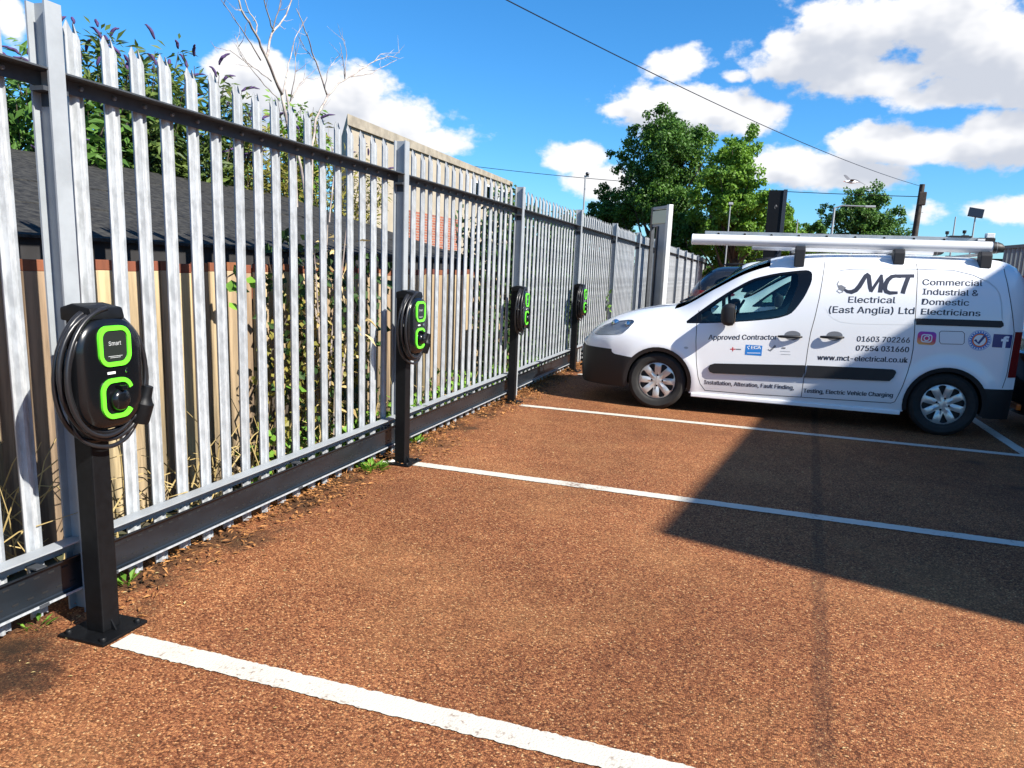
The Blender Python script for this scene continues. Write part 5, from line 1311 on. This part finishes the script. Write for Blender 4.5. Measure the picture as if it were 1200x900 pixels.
# leaf litter along the fence foot
def litter(n, seed):
    rg = random.Random(seed); vs = []; fs = []; at_ = []
    for i in range(n):
        y = 1.3+rg.random()**.8*14; den = noise.noise(Vector((y*.9, 3.3, 0)))
        if rg.random() > .45+den*1.1: continue
        x = -.15+abs(rg.gauss(0, .17))*(1+.8*max(0, den)); z = .006+rg.random()*.035*max(0, 1-max(0, x)/.25)
        leaf_mesh_add(vs, fs, at_, Vector((x, y, z)), Vector((rg.uniform(-1, 1), rg.uniform(-1, 1), rg.uniform(-.1, .25))), Vector((rg.uniform(-.5, .5), rg.uniform(-.5, .5), 1)), rg.uniform(.012, .05), rg.uniform(.005, .018), rg.random())
    o = leaf_obj('leaf_litter', vs, fs, at_, MATS['litter'], None, 'stuff'); tag(o, 'dry brown leaf litter along the foot of the palisade fence', 'leaf litter')
    vs = []; fs = []; at_ = []
    for i in range(420):
        x = rg.uniform(-.1, 4.5); y = rg.uniform(.6, 9); s = rg.uniform(.004, .010)
        if rg.random() < .6: x = -.1+abs(rg.gauss(0, .5))
        leaf_mesh_add(vs, fs, at_, Vector((x, y, .005)), Vector((rg.uniform(-1, 1), rg.uniform(-1, 1), .1)), Vector((0, 0, 1)), s*2, s, rg.random())
    o = leaf_obj('grit', vs, fs, at_, MATS['straw'], None, 'stuff'); tag(o, 'scattered pale grit and crumbs on the brown surface', 'grit')
litter(15000, 71)
def weed(label, p, r, n, h, seed):
    rg = random.Random(seed); T = thing('weed_clump', label, 'weed', (p[0], p[1], 0)); vs = []; fs = []; at_ = []
    for i in range(n):
        a = rg.uniform(0, 6.28); q = rg.random()**.7*r; L = rg.uniform(.5, 1)*h
        leaf_mesh_add(vs, fs, at_, Vector((math.cos(a)*q, math.sin(a)*q, .002+rg.random()*.02)), Vector((math.cos(a), math.sin(a), rg.uniform(.4, 1.4))), Vector((0, 0, 1)), L, L*.38, rg.random())
    leaf_obj('leaves', vs, fs, at_, MATS['weed'], T)
weed('green weed clump by the foot of the second charging post', (.03, 4.42), .09, 60, .09, 81)
weed('small green weed just right of the nearest charging post', (-.02, 2.36), .035, 14, .07, 82)
weed('tiny yellow-green weed under the tray behind the second post', (-.03, 5.25), .05, 22, .09, 83)
weed('small weed at the fence foot left of the nearest post', (-.03, 1.95), .04, 16, .05, 84)
for k, (x, y) in enumerate(((.02, 4.60), (.06, 4.66), (-.02, 5.3))):
    rg = random.Random(k); o = MB().lathe([(0, .03), (.02, .025), (.034, .01), (.03, 0), (0, 0)], 9, 'z').build('stone', mat('stone_%d' % k, (.55, .53, .5), .9), None, True); o.location = (x, y, 0); o.scale = (1.2, .7, .8); o.rotation_euler.z = k
    tag(o, ('white stone beside the foot of the second charging post', 'smaller pale stone touching the second charging post', 'pale stone under the tray past the second post')[k], 'stone')

# ------------------------------------------------------------------ far things
pole_m = mat('pole_grey', (.32, .33, .33), .5, .4); tim = mat('tarred_wood', (.045, .036, .03), .9, 0, var=.4, vscale=6)
p = at(901, 330, 1, 27); pyl = thing('sign_pylon', 'black flat sign pylon standing between the trees', 'sign', (p.x, 27, 0)); tl = at(893, 223, 1, 27).z
MB().box(-.28, .28, -.11, .11, 0, tl).build('panel', MATS['black_paint'], pyl, bevel=.01); MB().box(.18, .30, -.14, .12, 0, tl+.02).build('edge', mat('pylon_edge', (.03, .035, .045), .4), pyl)
b = MB(); 
for (dx, z) in ((-.02, tl-.55),):
    pts = [(dx+.03*math.cos(q*math.pi/9), -.113, z+.07*math.sin(q*math.pi/9)) for q in range(12)]; b.tube(pts, .007, 5)
b.build('emblem', MATS['print_grey'], pyl)
def lamp_post(px, pytop, D, label, arm=0, head='box', r=.06):
    q = at(px, pytop, 1, D); T = thing('street_lamp', label, 'street lamp', (q.x, D, 0)); H = q.z
    MB().tube([(0, 0, 0), (0, 0, H*.4), (0, 0, H)], [r*1.3, r, r*.75], 8).build('column', pole_m, T, True)
    if arm: MB().tube([(0, 0, H-.05), (arm*.2, 0, H+.12), (arm, 0, H+.08)], r*.5, 7).build('arm', pole_m, T, True)
    if head == 'box': MB().box(arm-.35 if arm else -.2, arm+.25 if arm else .2, -.12, .12, H+.02, H+.14).build('lantern', MATS['grey_print'], T, bevel=.02)
    if head == 'small': MB().box(-.07, .09, -.06, .06, H, H+.09).build('lantern', MATS['grey_print'], T, bevel=.01)
    if head == 'panel': MB().box(-.35, .35, -.03, .03, -.28, .28).xf(Matrix.Translation((0, 0, H+.2)) @ Matrix.Rotation(rad(-35), 4, 'X') @ Matrix.Rotation(rad(12), 4, 'Y')).build('floodlight', MATS['dark_metal_paint'], T)
    if head == 'cam':
        MB().lathe([(0, .0), (.04, -.01), (.055, -.05), (.035, -.09), (0, -.11)], 12, 'z', (.05, 0, H+.12)).build('camera_dome', MATS['dark_metal_paint'], T, True); MB().box(-.03, .10, -.015, .015, H-.01, H+.03).build('bracket', pole_m, T)
    return T
lamp_post(978, 243, 52, 'grey street lamp with an arm reaching right in front of the far tree', 2.1, 'box', .09)
lamp_post(1143, 254, 45, 'thin pole with a tilted dark floodlight at the right', 0, 'panel', .05)
lamp_post(686, 207, 20, 'slim camera pole rising above the fence before the trees', 0, 'cam', .028)
lamp_post(856, 240, 30, 'thin lamp column before the bright tree', 0, 'small', .028)
lamp_post(935, 257, 33, 'slender dark pole right of the sign pylon', 0, 'none', .03)
lamp_post(1120, 254, 50, 'short thin mast above the ladder clamp', 0, 'none', .05)
tp = at(1081, 216, 1, 40); tel = thing('telegraph_pole', 'dark wooden telegraph pole above the van roof', 'telegraph pole', (tp.x-.1, 40, 0))
MB().tube([(-.0, 0, 0), (.05, 0, 3), (.1, 0, tp.z)], [.17, .15, .12], 10).build('pole', tim, tel, True); MB().box(.0, .32, -.15, .15, tp.z-.95, tp.z-.35).build('terminal_box', tim, tel, bevel=.03)
for k in range(6): MB().tube([(.05, 0, 2.0+k*.55), (.05+(.24 if k % 2 else -.24), 0, 2.0+k*.55)], .012, 5).build('step_iron', pole_m, tel)
def wire(label, a, b, sag, r=.012):
    P = []; a = Vector(a); b = Vector(b)
    for i in range(31): t = i/30; p_ = a.lerp(b, t); p_.z -= sag*4*t*(1-t); P.append(p_)
    o = MB().tube([p_-a for p_ in P], r, 5).build('overhead_wire', MATS['cable'], None, 'all', loc=a); tag(o, label, 'wire')
end = (tp.x, 40, tp.z-.1)
wire('overhead wire slanting down across the sky to the telegraph pole', at(585, 0, 1, 15)+(at(585, 0, 1, 15)-at(640, 30, 1, 17.5))*2.0, end, .35, .011)
wire('thin wire running level behind the trees to the telegraph pole', at(540, 193, 1, 48), (tp.x, 40.1, tp.z-.55), .3, .018)
# gull
gl_ = at(997, 213, 1, 30); gull = thing('gull', 'white gull with dark wings gliding above the far tree', 'bird', gl_, rad(25))
bd = MB().lathe([(0, -.24), (.02, -.23), (.035, -.19), (.038, -.15), (.06, -.05), (.065, .03), (.045, .14), (.03, .22), (.005, .30)], 12, 'x').build('body', MATS['white'], gull, 'all')
MB().prism([(.20, -.04), (.36, -.07), (.36, .07), (.20, .04)], -.006, .006, 'z').build('tail', MATS['white'], gull)
MB().lathe([(.0, -.29), (.008, -.27), (.012, -.235)], 8, 'x').build('beak', MATS['orange_lens'], gull, 'all')
for sd in (-1, 1):
    vs = []; fs = []
    for (t, ch_, sw_, zz_) in ((.0, .16, .0, .02), (.3, .17, -.05, .12), (.55, .13, -.03, .15), (.8, .08, .06, .11), (1.0, .015, .18, .05)):
        y = sd*(.03+t*.62); vs += [(sw_-ch_/2, y, zz_+sd*.22*t), (sw_, y, zz_+.012+sd*.22*t), (sw_+ch_/2, y, zz_-.006+sd*.22*t)]
    for i in range(4):
        for q in range(2): fs.append((i*3+q, i*3+q+1, i*3+q+4, i*3+q+3))
    MB().add(vs, fs).build('wing', mat('wing_%d' % (sd+1), (.10, .10, .11), .8), gull, True)
# warehouse at the right edge
wl = at(1176, 300, 1, 46); wh = thing('warehouse', 'warehouse with grey ribbed cladding over brick at the right edge', 'building', (wl.x, 46, 0), rad(-6))
ht = at(1176, 291, 1, 46).z; hb = at(1190, 323, 1, 46).z
b = MB(); n = 60
for k in range(n):
    x0 = k*.2; b.prism([(x0, 0), (x0+.1, 0), (x0+.12, -.05), (x0+.18, -.05), (x0+.2, 0), (x0+.2, .1), (x0, .1)], hb, ht+x0*.12, 'z')
b.build('cladding', MATS['cladding'], wh)
MB().box(.05, 12, .02, 8, 0, hb).build('brick_wall', MATS['red_brick'], wh)
MB().prism([(-.15, ht-.05), (-.15, ht+.12), (12.2, ht+1.6), (12.2, ht+1.4)], -.12, 9, 'y').build('roof_edge', MATS['rail_steel'], wh)
lw = at(1160, 310, 1, 55); low_ = thing('low_building', 'low dark blue-grey building left of the warehouse', 'building', (lw.x-3, 55, 0))
MB().box(0, 5.2, 0, 5, 0, at(1160, 305, 1, 55).z).build('wall', mat('bluegrey', (.07, .08, .13), .7), low_); MB().box(-.1, 5.3, -.1, 5.1, at(1160, 305, 1, 55).z, at(1160, 303, 1, 55).z).build('roof', MATS['rail_steel'], low_)
